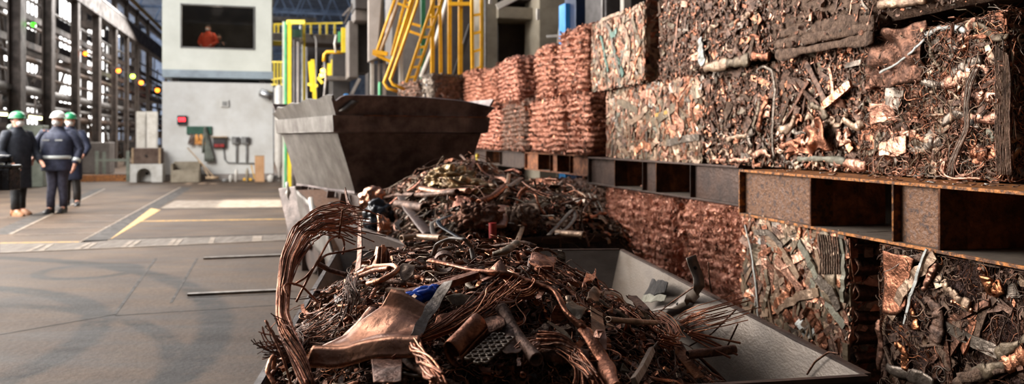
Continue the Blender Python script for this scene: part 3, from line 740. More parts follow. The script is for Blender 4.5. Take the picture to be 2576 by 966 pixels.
for i, (pts, w_) in enumerate((([(786, 150), (792, 250)], 9), ([(778, 155), (784, 230)], 6), ([(838, 150), (834, 190)], 9), ([(828, 160), (826, 190)], 8), ([(800, 195), (812, 210)], 7), ([(775, 212), (800, 216)], 7))):
    post('yellow_bracket', 'yellow machine bracket in the blurred middle distance', 'bracket', pts, 19, w_, 'yellowbright', 'yellow machine brackets', False)
post('yellow_elbow_pipe', 'yellow elbow pipe turning to the right', 'pipe', [(815, 155), (816, 138), (822, 131), (840, 131), (862, 132)], 18, 9, 'yellow')
post('pale_hose', 'pale hose dropping below the yellow elbow', 'hose', [(816, 150), (820, 200), (815, 250), (816, 300)], 18.2, 7, 'pipegrey')
emit('sodium', (255, 190, 60), 14)
for (px, py) in ((812, 178), (809, 190)):
    c = at(px, py, 18); g = Geo(); g.tube([c - Z * .05, c - Z * .03, c + Z * .03, c + Z * .05], [.01, .05, .05, .01], 'sodium', 12); g.bar(c + Z * .05, c + Z * .12, .03, .03, 'steelcol'); tag(g.build('warning_lamp'), 'small glowing amber lamp below the yellow elbow', 'lamp', 'amber machine lamps')
post('yellow_stanchion', 'upright yellow arm with a green stripe', 'arm', [(864, 70), (864, 132)], 17.5, 10, 'yellowbright', None, False)
post('green_stripe_bar', 'green bar beside the upright yellow arm', 'bar', [(854, 80), (853, 106)], 17.6, 6, 'greenpaint', None, False)
post('light_cable_bundle', 'white cable bundle beside the green bar', 'cable', [(846, 88), (842, 110), (845, 132)], 17.8, 6, 'whitepost')
bx('dark_press_frame', 'dark machine frame behind the big hopper', 'machine', 836, 130, 880, 250, 19, 1.2, 'paneldark', ground=True)
bx('grey_crossbeam', 'grey crossbeam low across the dark machine', 'beam', 822, 192, 885, 203, 18.6, .3, 'paneltaupe')
bx('dark_back_panel', 'dark back panel between the grey cabinets', 'panel', 770, 108, 850, 260, 32, .5, 'paneldark', ground=True)
bx('hanging_grey_cabinet', 'grey steel cabinet hanging with a chamfered foot', 'cabinet', 877, 52, 902, 195, 16, .7, 'paneltaupe')
bx('hanging_dark_cabinet', 'dark steel cabinet beside the grey hanging one', 'cabinet', 902, 55, 928, 182, 16.2, .8, 'paneldark')
bx('upper_machine_box', 'dark overhead machine box at the top edge', 'machine', 893, -40, 928, 22, 15.5, .8, 'paneldark')
bx('upper_pale_box', 'taupe box below the overhead machine box', 'machine', 893, 24, 928, 52, 15.6, .8, 'paneltaupe')
for i, (a, b) in enumerate((((866, 60), (890, 5)), ((872, 45), (895, -10)), ((862, 40), (880, 20)))):
    post('cable_ladder', 'thin grey strut beside the overhead machine', 'strut', [a, b], 16, 4, 'paneltaupe', 'grey struts by the overhead machine', False)
g = Geo(); Yq = 14.5
pts = [at(925, 158, Yq), at(953, 148, Yq + .3), at(985, 150, Yq + .8), at(985, -40, Yq + .8), at(925, -40, Yq), at(953, -40, Yq + .3)]
g.prism([at(925, 158, Yq), at(950, 146, Yq), at(966, 146, Yq + 1), at(925, 158, Yq + 1)], [at(925, -60, Yq), at(966, -60, Yq), at(966, -60, Yq + 1), at(925, -60, Yq + 1)], 'panelpale')
tag(g.build('pale_chute', smooth=False, bevel=.02), 'pale taupe chute with a slanted lower end', 'chute')
for px, w_, m_ in ((936, 8, 'whitepost'), (953, 4, 'panelpale'), (969, 4, 'panelpale'), (1009, 9, 'whitepost'), (965, 3, 'panelpale')):
    post('slim_post', 'pale slim post beneath the chute', 'post', [(px, gz(0, 15)), (px, 30 if px > 1000 else 150)], 15, w_, m_, 'pale posts under the chute', False)
post('green_post', 'green post standing behind the yellow ladders', 'post', [(1064, gz(0, 15.5)), (1064, -20)], 15.5, 11, 'greenpaint', None, False)
post('green_bollard', 'green bollard under the ladders', 'bollard', [(956, gz(0, 14)), (956, 212), (957, 207)], 14, 9, 'greenpaint')
bx('blue_drum', 'small blue drum just above the hopper rim', 'drum', 866, 236, 878, 250, 16.5, .2, 'blue', ground=True)
bx('leaning_channel', 'dark steel casing behind the chute posts', 'casing', 925, 160, 1000, 260, 18, .5, 'paneldark', ground=True)
post('pale_slanting_leg', 'pale slanting steel leg left of the chute posts', 'leg brace', [(880, gz(0, 16)), (886, 235), (905, 198)], 16, 8, 'paneltaupe', None, False)
# yellow inclined ladders
def ladder(name, label, a0, a1, b0, b1, Y, n, w_, m='yellow', rungs=True):
    e = empty(name, at(*a0, Y), label, 'ladder')
    A0, A1, B0, B1 = at(*a0, Y), at(*a1, Y), at(*b0, Y), at(*b1, Y); w = w_ / F * Y
    for P, Q in ((A0, A1), (B0, B1)):
        g = Geo(); g.bar(P, Q, w, w * 1.4, m); g.build('side_rail', e, False)
    for i in range(n):
        t = (i + .5) / n; g = Geo(); g.bar(A0 + (A1 - A0) * t, B0 + (B1 - B0) * t, w * .9, w * .9, m, up=np.array([0, 1, 0.])); g.build('rung', e, False)
    return e
ladder('yellow_ladder', 'upright yellow ladder with evenly spaced rungs right of the frames', (1189, 200), (1187, -30), (1211, 190), (1211, -30), 13.5, 5, 7)
ladder('inclined_ladder', 'yellow inclined ladder with short treads leaning to the right', (1022, 208), (1098, -20), (1042, 205), (1118, -20), 13.2, 9, 6)
ladder('inclined_ladder', 'second yellow inclined ladder, left of the treaded one', (985, 140), (1025, -20), (1002, 140), (1046, -20), 13.8, 3, 6)
post('yellow_handrail', 'yellow tube handrail bent into a foot, left of two', 'handrail', [(1000, 230), (975, 222), (966, 208), (990, 145), (1035, 0), (1042, -20)], 13.4, 8, 'yellow')
post('yellow_handrail', 'yellow tube handrail bent into a foot, right of two', 'handrail', [(1018, 225), (988, 212), (982, 200), (1000, 150), (1008, 130), (1050, 8), (1056, -20)], 13.0, 8, 'yellow')
post('yellow_handrail', 'yellow handrail bar running down to the small platform', 'handrail', [(948, 130), (968, 70), (1000, -20)], 13.9, 7, 'yellow')
post('cream_handrail', 'cream handrail tube beside the small yellow platform', 'handrail', [(958, 128), (978, 75), (1010, -20)], 13.6, 8, 'wood')
e = empty('yellow_platform', at(965, 135, 13.6), 'small yellow platform at the foot of the inclined rails', 'platform')
g = Geo(); g.bar(at(938, 130, 13.6), at(975, 136, 13.6), .08, .07, 'yellow'); g.build('front_bar', e, False)
g = Geo(); g.bar(at(938, 134, 13.7), at(982, 155, 13.7), .06, .05, 'yellow'); g.build('lower_bar', e, False)
for px, y0_, y1_, w_ in ((1088, 195, -20, 9), (1106, 200, -20, 8), (1131, 200, -20, 9), (1158, 205, -20, 10)):
    post('yellow_upright', 'plain yellow steel upright between the ladders', 'upright', [(px + 8 if px == 1106 else px, gz(0, 14)), (px, y1_)], 14, w_, 'yellow', 'plain yellow uprights', False)
post('yellow_top_bar', 'yellow horizontal bar joining the uprights at the top', 'bar', [(1128, 10), (1186, 10)], 13.9, 9, 'yellow', None, False)
for a, b in (((1030, 58), (1058, 66)), ((1028, 78), (1056, 88)), ((1000, 8), (1030, 20))): post('ladder_tie', 'short yellow tie between the inclined rails', 'tie bar', [a, b], 13.3, 6, 'yellow', 'ties between inclined rails', False)
post('white_strut', 'long white diagonal strut behind the yellow uprights', 'strut', [(1060, 195), (1100, 95), (1124, 5), (1128, -20)], 14.6, 13, 'whitepost')
bx('dark_bay', 'dark machine bay behind the ladders', 'machine bay', 985, -60, 1190, 260, 20, 1.2, 'paneltaupe', ground=True)
bx('dark_recess_panel', 'dark recessed panel between the yellow uprights', 'panel', 1085, -40, 1118, 205, 19.5, .3, 'paneldark', ground=True)
post('dark_diagonal', 'dark diagonal brace behind the yellow uprights', 'brace', [(1140, 200), (1185, 60)], 17, 10, 'paneldark', None, False)
# concrete building on the right
g = Geo()
def wallbox(x0_, y0_, x1_, y1_, Y, dep, m, ground=False):
    a, b = at(x0_, y1_, Y), at(x1_, y0_, Y)
    if ground: a[2] = 0
    g.box((a + b) / 2 + U * dep / 2, V * (b[0] - a[0]) / 2, U * dep / 2, Z * (b[2] - a[2]) / 2, m)
wallbox(1215, -80, 1252, 300, 16.5, 1, 'concretewall', True)
wallbox(1252, 18, 1350, 46, 16.5, 1, 'concretewall'); wallbox(1350, -80, 1640, 300, 16.5, 1, 'concretewall', True); wallbox(1252, -80, 1350, -2, 16.6, 1, 'roofdark')
tag(g.build('wall_side', smooth=False), 'beige concrete wall with a dark doorway behind the bales', 'wall', kind='structure')
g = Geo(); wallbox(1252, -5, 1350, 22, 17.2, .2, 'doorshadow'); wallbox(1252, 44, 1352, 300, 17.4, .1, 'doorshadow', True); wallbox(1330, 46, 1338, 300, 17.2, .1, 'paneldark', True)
tag(g.build('door_1', smooth=False), 'dark brown doorway in the beige wall', 'door', kind='structure')
post('wall_downpipe', 'slim pale pipe at the edge of the concrete wall', 'pipe', [(1221, gz(0, 14.8)), (1221, 100), (1221, -20)], 14.8, 5, 'pipegrey')
post('light_tube', 'white tubular beam slanting at the top edge', 'beam', [(1250, 18), (1300, -8), (1330, -25)], 12, 15, 'whitepost', None, False)
post('light_tube', 'short white stub hanging at the top edge', 'beam', [(1233, 10), (1236, -20)], 12, 7, 'whitepost', None, False)
post('wall_bracket', 'narrow white bracket by the doorway', 'bracket', [(1353, 22), (1353, 50)], 14, 7, 'whitepost', None, False)
bx('blue_steel_column', 'bright blue face of the steel column behind the bales', 'column', 1422, 8, 1434, 200, 12.8, .3, 'blue', .0, 'structure', True)
bx('blue_column_edge', 'white edge strip of the blue column', 'column strip', 1434, 4, 1439, 200, 12.85, .3, 'whitepost', .0, 'structure', True)
bx('navy_steel_column', 'dark navy steel column behind the copper bales', 'column', 1447, -60, 1487, 200, 12.6, .5, 'navysteel', .01, 'structure', True)
post('curved_duct_pipe', 'curved pale pipe left of the blue column', 'pipe', [(1403, gz(0, 13.5)), (1406, 95), (1412, 60), (1424, 30)], 13.5, 9, 'beigebin')
post('shelf_bar', 'short pale shelf bar behind the stack', 'bar', [(1375, 92), (1405, 90)], 13.4, 6, 'whitepost', None, False)
post('curved_bracket', 'white curved bar right of the navy column', 'bar', [(1493, 55), (1497, 30), (1510, -10)], 12, 7, 'whitepost')
bx('machine_housing', 'dark machine housing above the grey bales', 'machine', 1517, -60, 1700, 60, 11.5, .8, 'paneldark')
for px, w_ in ((1517, 7), (1574, 20)): post('housing_post', 'pale post on the dark machine housing', 'post', [(px, 60), (px, -30)], 11.2, w_, 'whitepost' if w_ > 10 else 'pipegrey', 'pale housing posts', False)
post('conveyor_beam', 'long pale sloping beam behind the top bales', 'beam', [(1490, 92), (1720, -12)], 10.8, 20, 'pipegrey', None, False)
# ---------------------------------------------------------------- people
mat('skin', (214, 160, 136), (196, 140, 116), 0, .5, 20)
mat('navycoat', (30, 36, 48), (20, 24, 34), 0, .8, 14, .5, 20)
mat('navyblue', (36, 42, 66), (24, 28, 46), 0, .75, 12, .5, 20)
mat('trousers', (70, 70, 88), (52, 52, 66), 0, .85, 14, .4, 20)
mat('trousersdark', (40, 42, 44), (28, 28, 30), 0, .85, 14, .4, 20)
mat('boottan', (156, 104, 62), (124, 80, 46), 0, .6, 14)
mat('bootdark', (44, 42, 42), (28, 28, 28), 0, .4, 14)
mat('helmetgreen', (30, 132, 84), (24, 112, 70), 0, .3, 3)
mat('helmetwhite', (224, 222, 214), (206, 204, 196), 0, .3, 3)
mat('maskwhite', (226, 226, 224), (206, 206, 206), 0, .7, 6)
mat('reflective', (196, 200, 198), (170, 174, 172), .2, .35, 8)
mat('greyhood', (120, 130, 124), (96, 104, 98), 0, .9, 8)
mat('hair', (70, 52, 40), (50, 36, 28), 0, .7, 20)
mat('orangevest', (236, 84, 40), (206, 66, 30), 0, .7, 10)
def skin_body(name, nodes, edges, parent, m, sub=2):
    names = list(nodes); vs = [nodes[k][0] for k in names]
    me = bpy.data.meshes.new(name); me.from_pydata([tuple(v) for v in vs], [(names.index(a), names.index(b)) for a, b in edges], [])
    o = bpy.data.objects.new(name, me); C.objects.link(o); o.parent = parent
    md = o.modifiers.new('skin', 'SKIN'); md.use_smooth_shade = True
    lay = me.skin_vertices[0] if len(me.skin_vertices) else None
    if lay is None:
        bpy.context.view_layer.objects.active = o
        lay = me.skin_vertices[0]
    for i, k in enumerate(names):
        r = nodes[k][1]; lay.data[i].radius = (r, r) if np.isscalar(r) else r
        lay.data[i].use_root = (i == 0)
    s = o.modifiers.new('sub', 'SUBSURF'); s.levels = sub; s.render_levels = sub
    me.materials.append(MATS[m])
    return o
def person(loc, head_deg, label, P):
    """heading 0 faces the camera (-Y); local x is the person's left as seen by us -> right of picture"""
    e = empty('person', loc, label, 'person'); H = P.get('H', 1.75); s = H / 1.75
    e.rotation_euler = (0, 0, math.radians(head_deg))
    v = lambda x, y, z: (x * s, y * s, z * s)
    hl, hr = P.get('hl', (.30, -.10, .86)), P.get('hr', (-.30, -.06, .86))      # wrists
    el, er = P.get('el', (.33, .02, 1.12)), P.get('er', (-.33, .02, 1.12))
    fa, fb_ = P.get('fl', (.12, 0)), P.get('fr', (-.12, 0))
    nd = {'pelvis': (v(0, 0, .95), .13), 'waist': (v(0, 0, 1.1), .13), 'chest': (v(0, 0, 1.32), .15), 'neck0': (v(0, .01, 1.45), .075), 'neck1': (v(0, -.005, 1.53), .055),
          'head0': (v(0, -.015, 1.60), .080), 'head1': (v(0, 0, 1.68), .088), 'chin': (v(0, -.075, 1.56), .032), 'nose': (v(0, -.098, 1.625), .014),
          'eara': (v(.083, .005, 1.62), .014), 'earb': (v(-.083, .005, 1.62), .014)}
    ed = [('pelvis', 'waist'), ('waist', 'chest'), ('chest', 'neck0'), ('neck0', 'neck1'), ('neck1', 'head0'), ('head0', 'head1'), ('head0', 'chin'), ('head0', 'nose'), ('head0', 'eara'), ('head0', 'earb')]
    for sg, nm, el_, h_, ft in ((1, 'l', el, hl, fa), (-1, 'r', er, hr, fb_)):
        nd['sh' + nm] = (v(sg * .19, 0, 1.40), .07); nd['el' + nm] = (v(*el_), .045); nd['wr' + nm] = (v(*h_), .028)
        d = nrm(np.array(h_) - np.array(el_)); side = np.array([0, -1, 0]); pal = np.array(h_) + d * .085
        nd['pm' + nm] = (tuple(pal * s), (.040, .018))
        ed += [('chest', 'sh' + nm), ('sh' + nm, 'el' + nm), ('el' + nm, 'wr' + nm), ('wr' + nm, 'pm' + nm)]
        for j, (q, L) in enumerate(((-.03, .065), (-.01, .078), (.012, .074), (.032, .056))):
            a = pal + side * q + d * .03; b = a + d * L * .5; c = b + d * L * .4 + np.array([-sg * .018, 0, 0])
            for t, (pp, r) in enumerate(((a, .0095), (b, .0088), (c, .0075))): nd['f%s%d%d' % (nm, j, t)] = (tuple(pp * s), r)
            ed += [('pm' + nm, 'f%s%d0' % (nm, j)), ('f%s%d0' % (nm, j), 'f%s%d1' % (nm, j)), ('f%s%d1' % (nm, j), 'f%s%d2' % (nm, j))]
        a = np.array(h_) + d * .04 + side * .03; b = a + side * .025 + d * .03
        nd['t0' + nm] = (tuple(a * s), .012); nd['t1' + nm] = (tuple(b * s), .009); ed += [('wr' + nm, 't0' + nm), ('t0' + nm, 't1' + nm)]
        if not P.get('seated'):
            nd['hip' + nm] = (v(sg * .09, 0, .90), .09); nd['kn' + nm] = (v(ft[0] * .85, ft[1] * .5 - .02, .50), .06); nd['an' + nm] = (v(ft[0], ft[1], .10), .04); nd['to' + nm] = (v(ft[0] + .02 * sg, ft[1] - .14, .04), .035)
            ed += [('pelvis', 'hip' + nm), ('hip' + nm, 'kn' + nm), ('kn' + nm, 'an' + nm), ('an' + nm, 'to' + nm)]
    skin_body('body', nd, ed, e, 'skin', 2)
    def loft(rows, m, name, sides=20, fold=.012):
        g = Geo(); th = np.arange(sides + 1) / sides * 2 * np.pi; R = []
        for (z, cx, cy, rx, ry) in rows:
            w_ = 1 + fold * 4 * np.sin(th * 5 + z * 9)
            R.append(np.stack([(cx + rx * np.cos(th) * w_) * s, (cy + ry * np.sin(th) * w_) * s, np.full_like(th, z * s)], -1))
        g.grid(np.array(R), m); o = g.build(name, e, origin=np.zeros(3)); o.location = (0, 0, 0); md = o.modifiers.new('s', 'SOLIDIFY'); md.thickness = .012; sb = o.modifiers.new('b', 'SUBSURF'); sb.levels = sb.render_levels = 1
        return o
    def tb(name, pts, rad, m, flat=1):
        g = Geo(); g.tube([v(*p) for p in pts], [r * s for r in rad], m, 14, flat); o = g.build(name, e, origin=np.zeros(3)); o.location = (0, 0, 0); return o
    hem = P['hem']; cm = P['coat']; w_ = P.get('wide', 1.0)
    loft([(hem, 0, 0, .235 * w_, .17 * w_), (hem + .1, 0, 0, .23 * w_, .165 * w_), (1.0, 0, -.01, .222 * w_, .165 * w_), (1.12, 0, -.015, .218 * w_, .165 * w_), (1.28, 0, -.01, .232 * w_, .155 * w_), (1.38, 0, 0, .225 * w_, .13 * w_), (1.44, 0, .005, .16, .11), (1.49, 0, .01, .095, .09), (1.53, 0, .01, .088, .085)], cm, 'coat')
    for sg, el_, h_ in ((1, el, hl), (-1, er, hr)):
        sh = (sg * .185 * w_, 0, 1.40); mid = tuple((np.array(sh) + np.array(el_)) / 2 + np.array([sg * .01, 0, .01]))
        tb('sleeve', [(sg * .13, 0, 1.415), sh, mid, el_, tuple((np.array(el_) + np.array(h_)) / 2), h_], [.06, .088, .082, .072, .064, .056], cm)
        if P.get('bands'):
            a = np.array(el_) * .35 + np.array(h_) * .65; b = np.array(el_) * .15 + np.array(h_) * .85; tb('cuff_band', [a, (a + b) / 2, b], [.067, .066, .064], 'reflective')
    if P.get('bands'):
        zz = P['bands']; loft([(zz - .03, 0, -.012, .226 * w_, .172 * w_), (zz + .03, 0, -.012, .226 * w_, .172 * w_)], 'reflective', 'waist_band', fold=0)
        for x_ in (.09, -.12):
            g = Geo(); g.box(np.array(v(x_, -.165 * w_, 1.28)), np.array([.055, .012, 0]), np.array([0, .004, 0]), Z * .012, 'reflective'); o = g.build('chest_patch', e, False, origin=np.zeros(3)); o.location = (0, 0, 0)
    if P.get('hood'):
        tb('hood', [(-.09, .02, 1.50), (-.06, .10, 1.52), (0, .13, 1.53), (.06, .10, 1.52), (.09, .02, 1.50)], [.03, .05, .06, .05, .03], 'greyhood')
    if not P.get('seated'):
        for sg, ft in ((1, fa), (-1, fb_)):
            k = (ft[0] * .85, ft[1] * .5 - .02, .50)
            tb('trouser_leg', [(sg * .085, 0, .98), (sg * .10, 0, .80), k, (ft[0], ft[1], .28), (ft[0], ft[1], .11)], [.10, .105, .078, .070, .066], P['leg'])
            tb('boot', [(ft[0], ft[1] + .04, .0), (ft[0], ft[1] + .03, .05), (ft[0], ft[1], .16)], [.045, .055, .06], P['boot'])
            g = Geo(); c = np.array([ft[0] + .01 * sg, ft[1] - .06, .0]); R = []
            for yy, wd, hh in ((.09, .03, .05), (.05, .045, .10), (-.03, .045, .10), (-.10, .052, .075), (-.15, .045, .055), (-.18, .02, .03)):
                th = np.linspace(0, np.pi, 9); R.append(np.stack([c[0] + wd * np.cos(th), np.full(9, c[1] + yy), hh * np.sin(th) ** .7], -1) * s)
            g.grid(np.array(R), P['boot']); o = g.build('shoe', e, origin=np.zeros(3)); o.location = (0, 0, 0)
    # helmet, mask, eyes
    hm = P.get('helmet')
    tb('hair', [(0, .03, 1.58), (0, .035, 1.63), (0, .02, 1.72), (0, .01, 1.76)], [.05, .078, .085, .03], 'hair')
    if hm:
        g = Geo(); R = []
        for a in np.linspace(0, np.pi / 2, 8):
            th = np.arange(25) / 24 * 2 * np.pi; rr_ = math.cos(a); zz = 1.685 + .115 * math.sin(a)
            ridge = 1 + .03 * (np.abs(np.sin(th)) > .96)
            R.append(np.stack([.118 * rr_ * np.cos(th), .005 + .140 * rr_ * np.sin(th) * ridge, np.full(25, zz)], -1) * s)
        g.grid(np.array(R), hm)
        th = np.arange(25) / 24 * 2 * np.pi
        br = np.where(np.sin(th) < -.2, .06, .012)
        R = [np.stack([.118 * np.cos(th), .005 + .14 * np.sin(th), np.full(25, 1.687)], -1) * s, np.stack([(.118 + .015) * np.cos(th), .005 + (.14 + br) * np.sin(th), np.full(25, 1.675)], -1) * s, np.stack([.118 * np.cos(th), .005 + .14 * np.sin(th), np.full(25, 1.672)], -1) * s]
        g.grid(np.array(R), hm); o = g.build('helmet', e, origin=np.zeros(3)); o.location = (0, 0, 0)
    if P.get('mask', True):
        g = Geo(); R = []
        for a in np.linspace(0, 1, 7):
            th = np.arange(19) / 18 * 2 * np.pi; q = math.cos(a * np.pi / 2)
            R.append(np.stack([.066 * q * np.cos(th), -.062 - .075 * math.sin(a * np.pi / 2) + 0 * th, 1.585 + .055 * q * np.sin(th)], -1) * s)
        g.grid(np.array(R), 'maskwhite'); o = g.build('face_mask', e, origin=np.zeros(3)); o.location = (0, 0, 0)
        tb('mask_strap', [(-.064, -.07, 1.60), (-.092, .0, 1.62), (0, .105, 1.64), (.092, 0, 1.62), (.064, -.07, 1.60)], [.004] * 5, 'maskwhite')
    for x_ in (-.032, .032):
        g = Geo(); g.tube([v(x_ - .012, -.088, 1.648), v(x_, -.093, 1.648), v(x_ + .012, -.088, 1.648)], [.003, .008, .003], 'dark', 8); o = g.build('eye', e, origin=np.zeros(3)); o.location = (0, 0, 0)
    return e
def gp(px, py): p = fl(px, py); return p
person(gp(44, 541), 66, 'person in a green helmet, white mask and long dark navy coat with tan boots', dict(H=1.76, hem=.46, coat='navycoat', leg='trousersdark', boot='boottan', helmet='helmetgreen', hood=True, hl=(.24, -.26, .93), el=(.30, -.02, 1.10), hr=(-.24, -.22, .90), er=(-.30, .0, 1.10), fl=(.11, .06), fr=(-.11, -.10), wide=1.0))
person(gp(146, 535), 8, 'person in a white helmet and navy jacket with silver reflective bands', dict(H=1.78, hem=.74, coat='navyblue', leg='trousers', boot='bootdark', helmet='helmetwhite', bands=.98, wide=1.22, hl=(.32, -.10, .86), el=(.36, .03, 1.12), hr=(-.36, -.10, .98), er=(-.38, .06, 1.16), fl=(.09, .0), fr=(-.07, -.12)))
person(gp(176, 518), 24, 'person in a green helmet and mask half hidden behind the white helmet', dict(H=1.80, hem=.50, coat='navyblue', leg='bootdark', boot='bootdark', helmet='helmetgreen', hl=(.24, -.22, .98), el=(.30, .0, 1.12), fl=(.12, .0), fr=(-.06, .06), wide=.95))
op = hpx(519, 117) + U * .75
person((op[0], op[1], 3.52), 0, 'person in an orange work jacket seen through the cabin window', dict(H=1.55, hem=.72, coat='orangevest', leg='trousersdark', boot='bootdark', helmet=None, hl=(.2, -.2, 1.0), hr=(-.2, -.2, 1.0)))
op = hpx(546, 117) + U * .95
person((op[0], op[1], 3.30), 20, 'person lower in the cabin window beside the orange jacket', dict(H=1.5, hem=.72, coat='trousersdark', leg='trousersdark', boot='bootdark', helmet=None, mask=False))
# ---------------------------------------------------------------- film camera at the left edge
e = empty('video_camera', at(-10, 440, 6.5), 'black video camera poking in at the left edge', 'video camera')
Y = 6.5
def cb(x0_, y0_, x1_, y1_, dep, name, m='blackplastic', dy=0, bv=.012):
    a, b = at(x0_, y1_, Y + dy), at(x1_, y0_, Y + dy); g = Geo(); c = (a + b) / 2
    g.box(c, np.array([(b[0] - a[0]) / 2, 0, 0]), np.array([0, dep / 2, 0]), Z * (b[2] - a[2]) / 2, m); g.build(name, e, False, bevel=bv)
cb(-60, 424, 20, 478, .16, 'camera_body'); cb(12, 424, 38, 478, .15, 'matte_box', bv=.006); cb(-30, 414, 44, 424, .14, 'top_plate')
g = Geo(); g.tube([at(-40, 400, Y), at(-38, 400, Y), at(24, 400, Y), at(30, 400, Y)], [.01, .035, .035, .03], 'blackplastic', 14); g.build('viewfinder', e)
g = Geo(); g.tube([at(-20, 395, Y), at(-20, 415, Y)], .015, 'blackplastic'); g.tube([at(15, 405, Y), at(15, 420, Y)], .012, 'blackplastic'); g.build('handle', e)
e = empty('camera_tripod', at(-60, 500, 6.5), 'black tripod under the video camera', 'tripod')
hd = at(-50, 484, Y)
g = Geo(); g.tube([hd + Z * .02, hd, hd - Z * .12], [.06, .07, .04], 'blackplastic', 12); g.build('head', e)
for a in (90, 200, 270):
    q = hd + np.array([math.cos(math.radians(a)) * .3 - .28, math.sin(math.radians(a)) * .35, 0]); q[2] = 0
    g = Geo(); g.tube([hd - Z * .08, (hd + q) / 2, q], [.02, .018, .014], 'blackplastic', 8); g.build('leg', e)
# ---------------------------------------------------------------- bales and pallets
def ray_line(px, P, Q):
    """point (x,y) of the ground line P-Q seen at picture column px"""
    k = (px - CX) / F; P = np.asarray(P, float); d = np.asarray(Q, float) - P
    # P.x + t d.x = k (P.y + t d.y)
    t = (k * P[1] - P[0]) / (d[0] - k * d[1]); return P + t * d
LOW1 = ((1.69, 2.58), (1.30, 4.46)); LOW2 = ((1.44, 5.05), (.726, 7.6)); LOW3 = ((.79, 8.3), (.166, 10.4))
UPP = ((1.88, 3.0), (.93, 7.39)); UPF = ((.93, 7.39), (-.45, 12.4))
GREY = 0
class Bale: pass
PAL = {
 'strip': (['tan', 'cu_mid', 'olive', 'cu_pink', 'greymetal', 'cu_brown', 'verdigris', 'cu_bright', 'whitish'], [32, 16, 14, 14, 4, 10, 3, 5, 1]),
 'fine': (['cu_brown', 'cu_mid', 'dirt', 'cu_pink', 'cu_dark', 'greymetal', 'cu_bright', 'olive'], [30, 13, 20, 5, 16, 6, 3, 7]),
 'dirty': (['dirt', 'cu_brown', 'cu_dark', 'cu_mid', 'cu_pink', 'greymetal'], [34, 22, 16, 10, 5, 6]),
 'mixed': (['cu_mid', 'tan', 'cu_dark', 'cu_pink', 'greymetal', 'cu_brown', 'olive', 'cu_bright'], [20, 18, 12, 14, 12, 16, 8, 5]),
 'lump': (['cu_wool', 'cu_mid', 'cu_red', 'cu_bright', 'cu_dark', 'cu_brown'], [30, 12, 10, 8, 24, 16]),
 'greylump': (['cu_brown', 'greymetal', 'cu_mid', 'cu_pink', 'dirt'], [22, 30, 16, 12, 14]),
 'wool': (['cu_fibre', 'cu_bright', 'cu_mid', 'cu_wool', 'cu_dark'], [50, 10, 8, 16, 6]),
 'matted': (['cu_brown', 'dirt', 'cu_dark', 'cu_mid', 'cu_orange', 'greymetal', 'tan'], [32, 28, 20, 6, 3, 6, 5]),
 'greywire': (['greymetal', 'blackplastic', 'dirt', 'whitish'], [50, 20, 20, 6]),
}
CORE = {'strip': 'tan', 'fine': 'cu_brown', 'dirty': 'dirt', 'mixed': 'cu_brown', 'lump': 'cu_wool', 'greylump': 'cu_brown', 'wool': 'cu_fibre', 'matted': 'matcore', 'greywire': 'greymetal'}
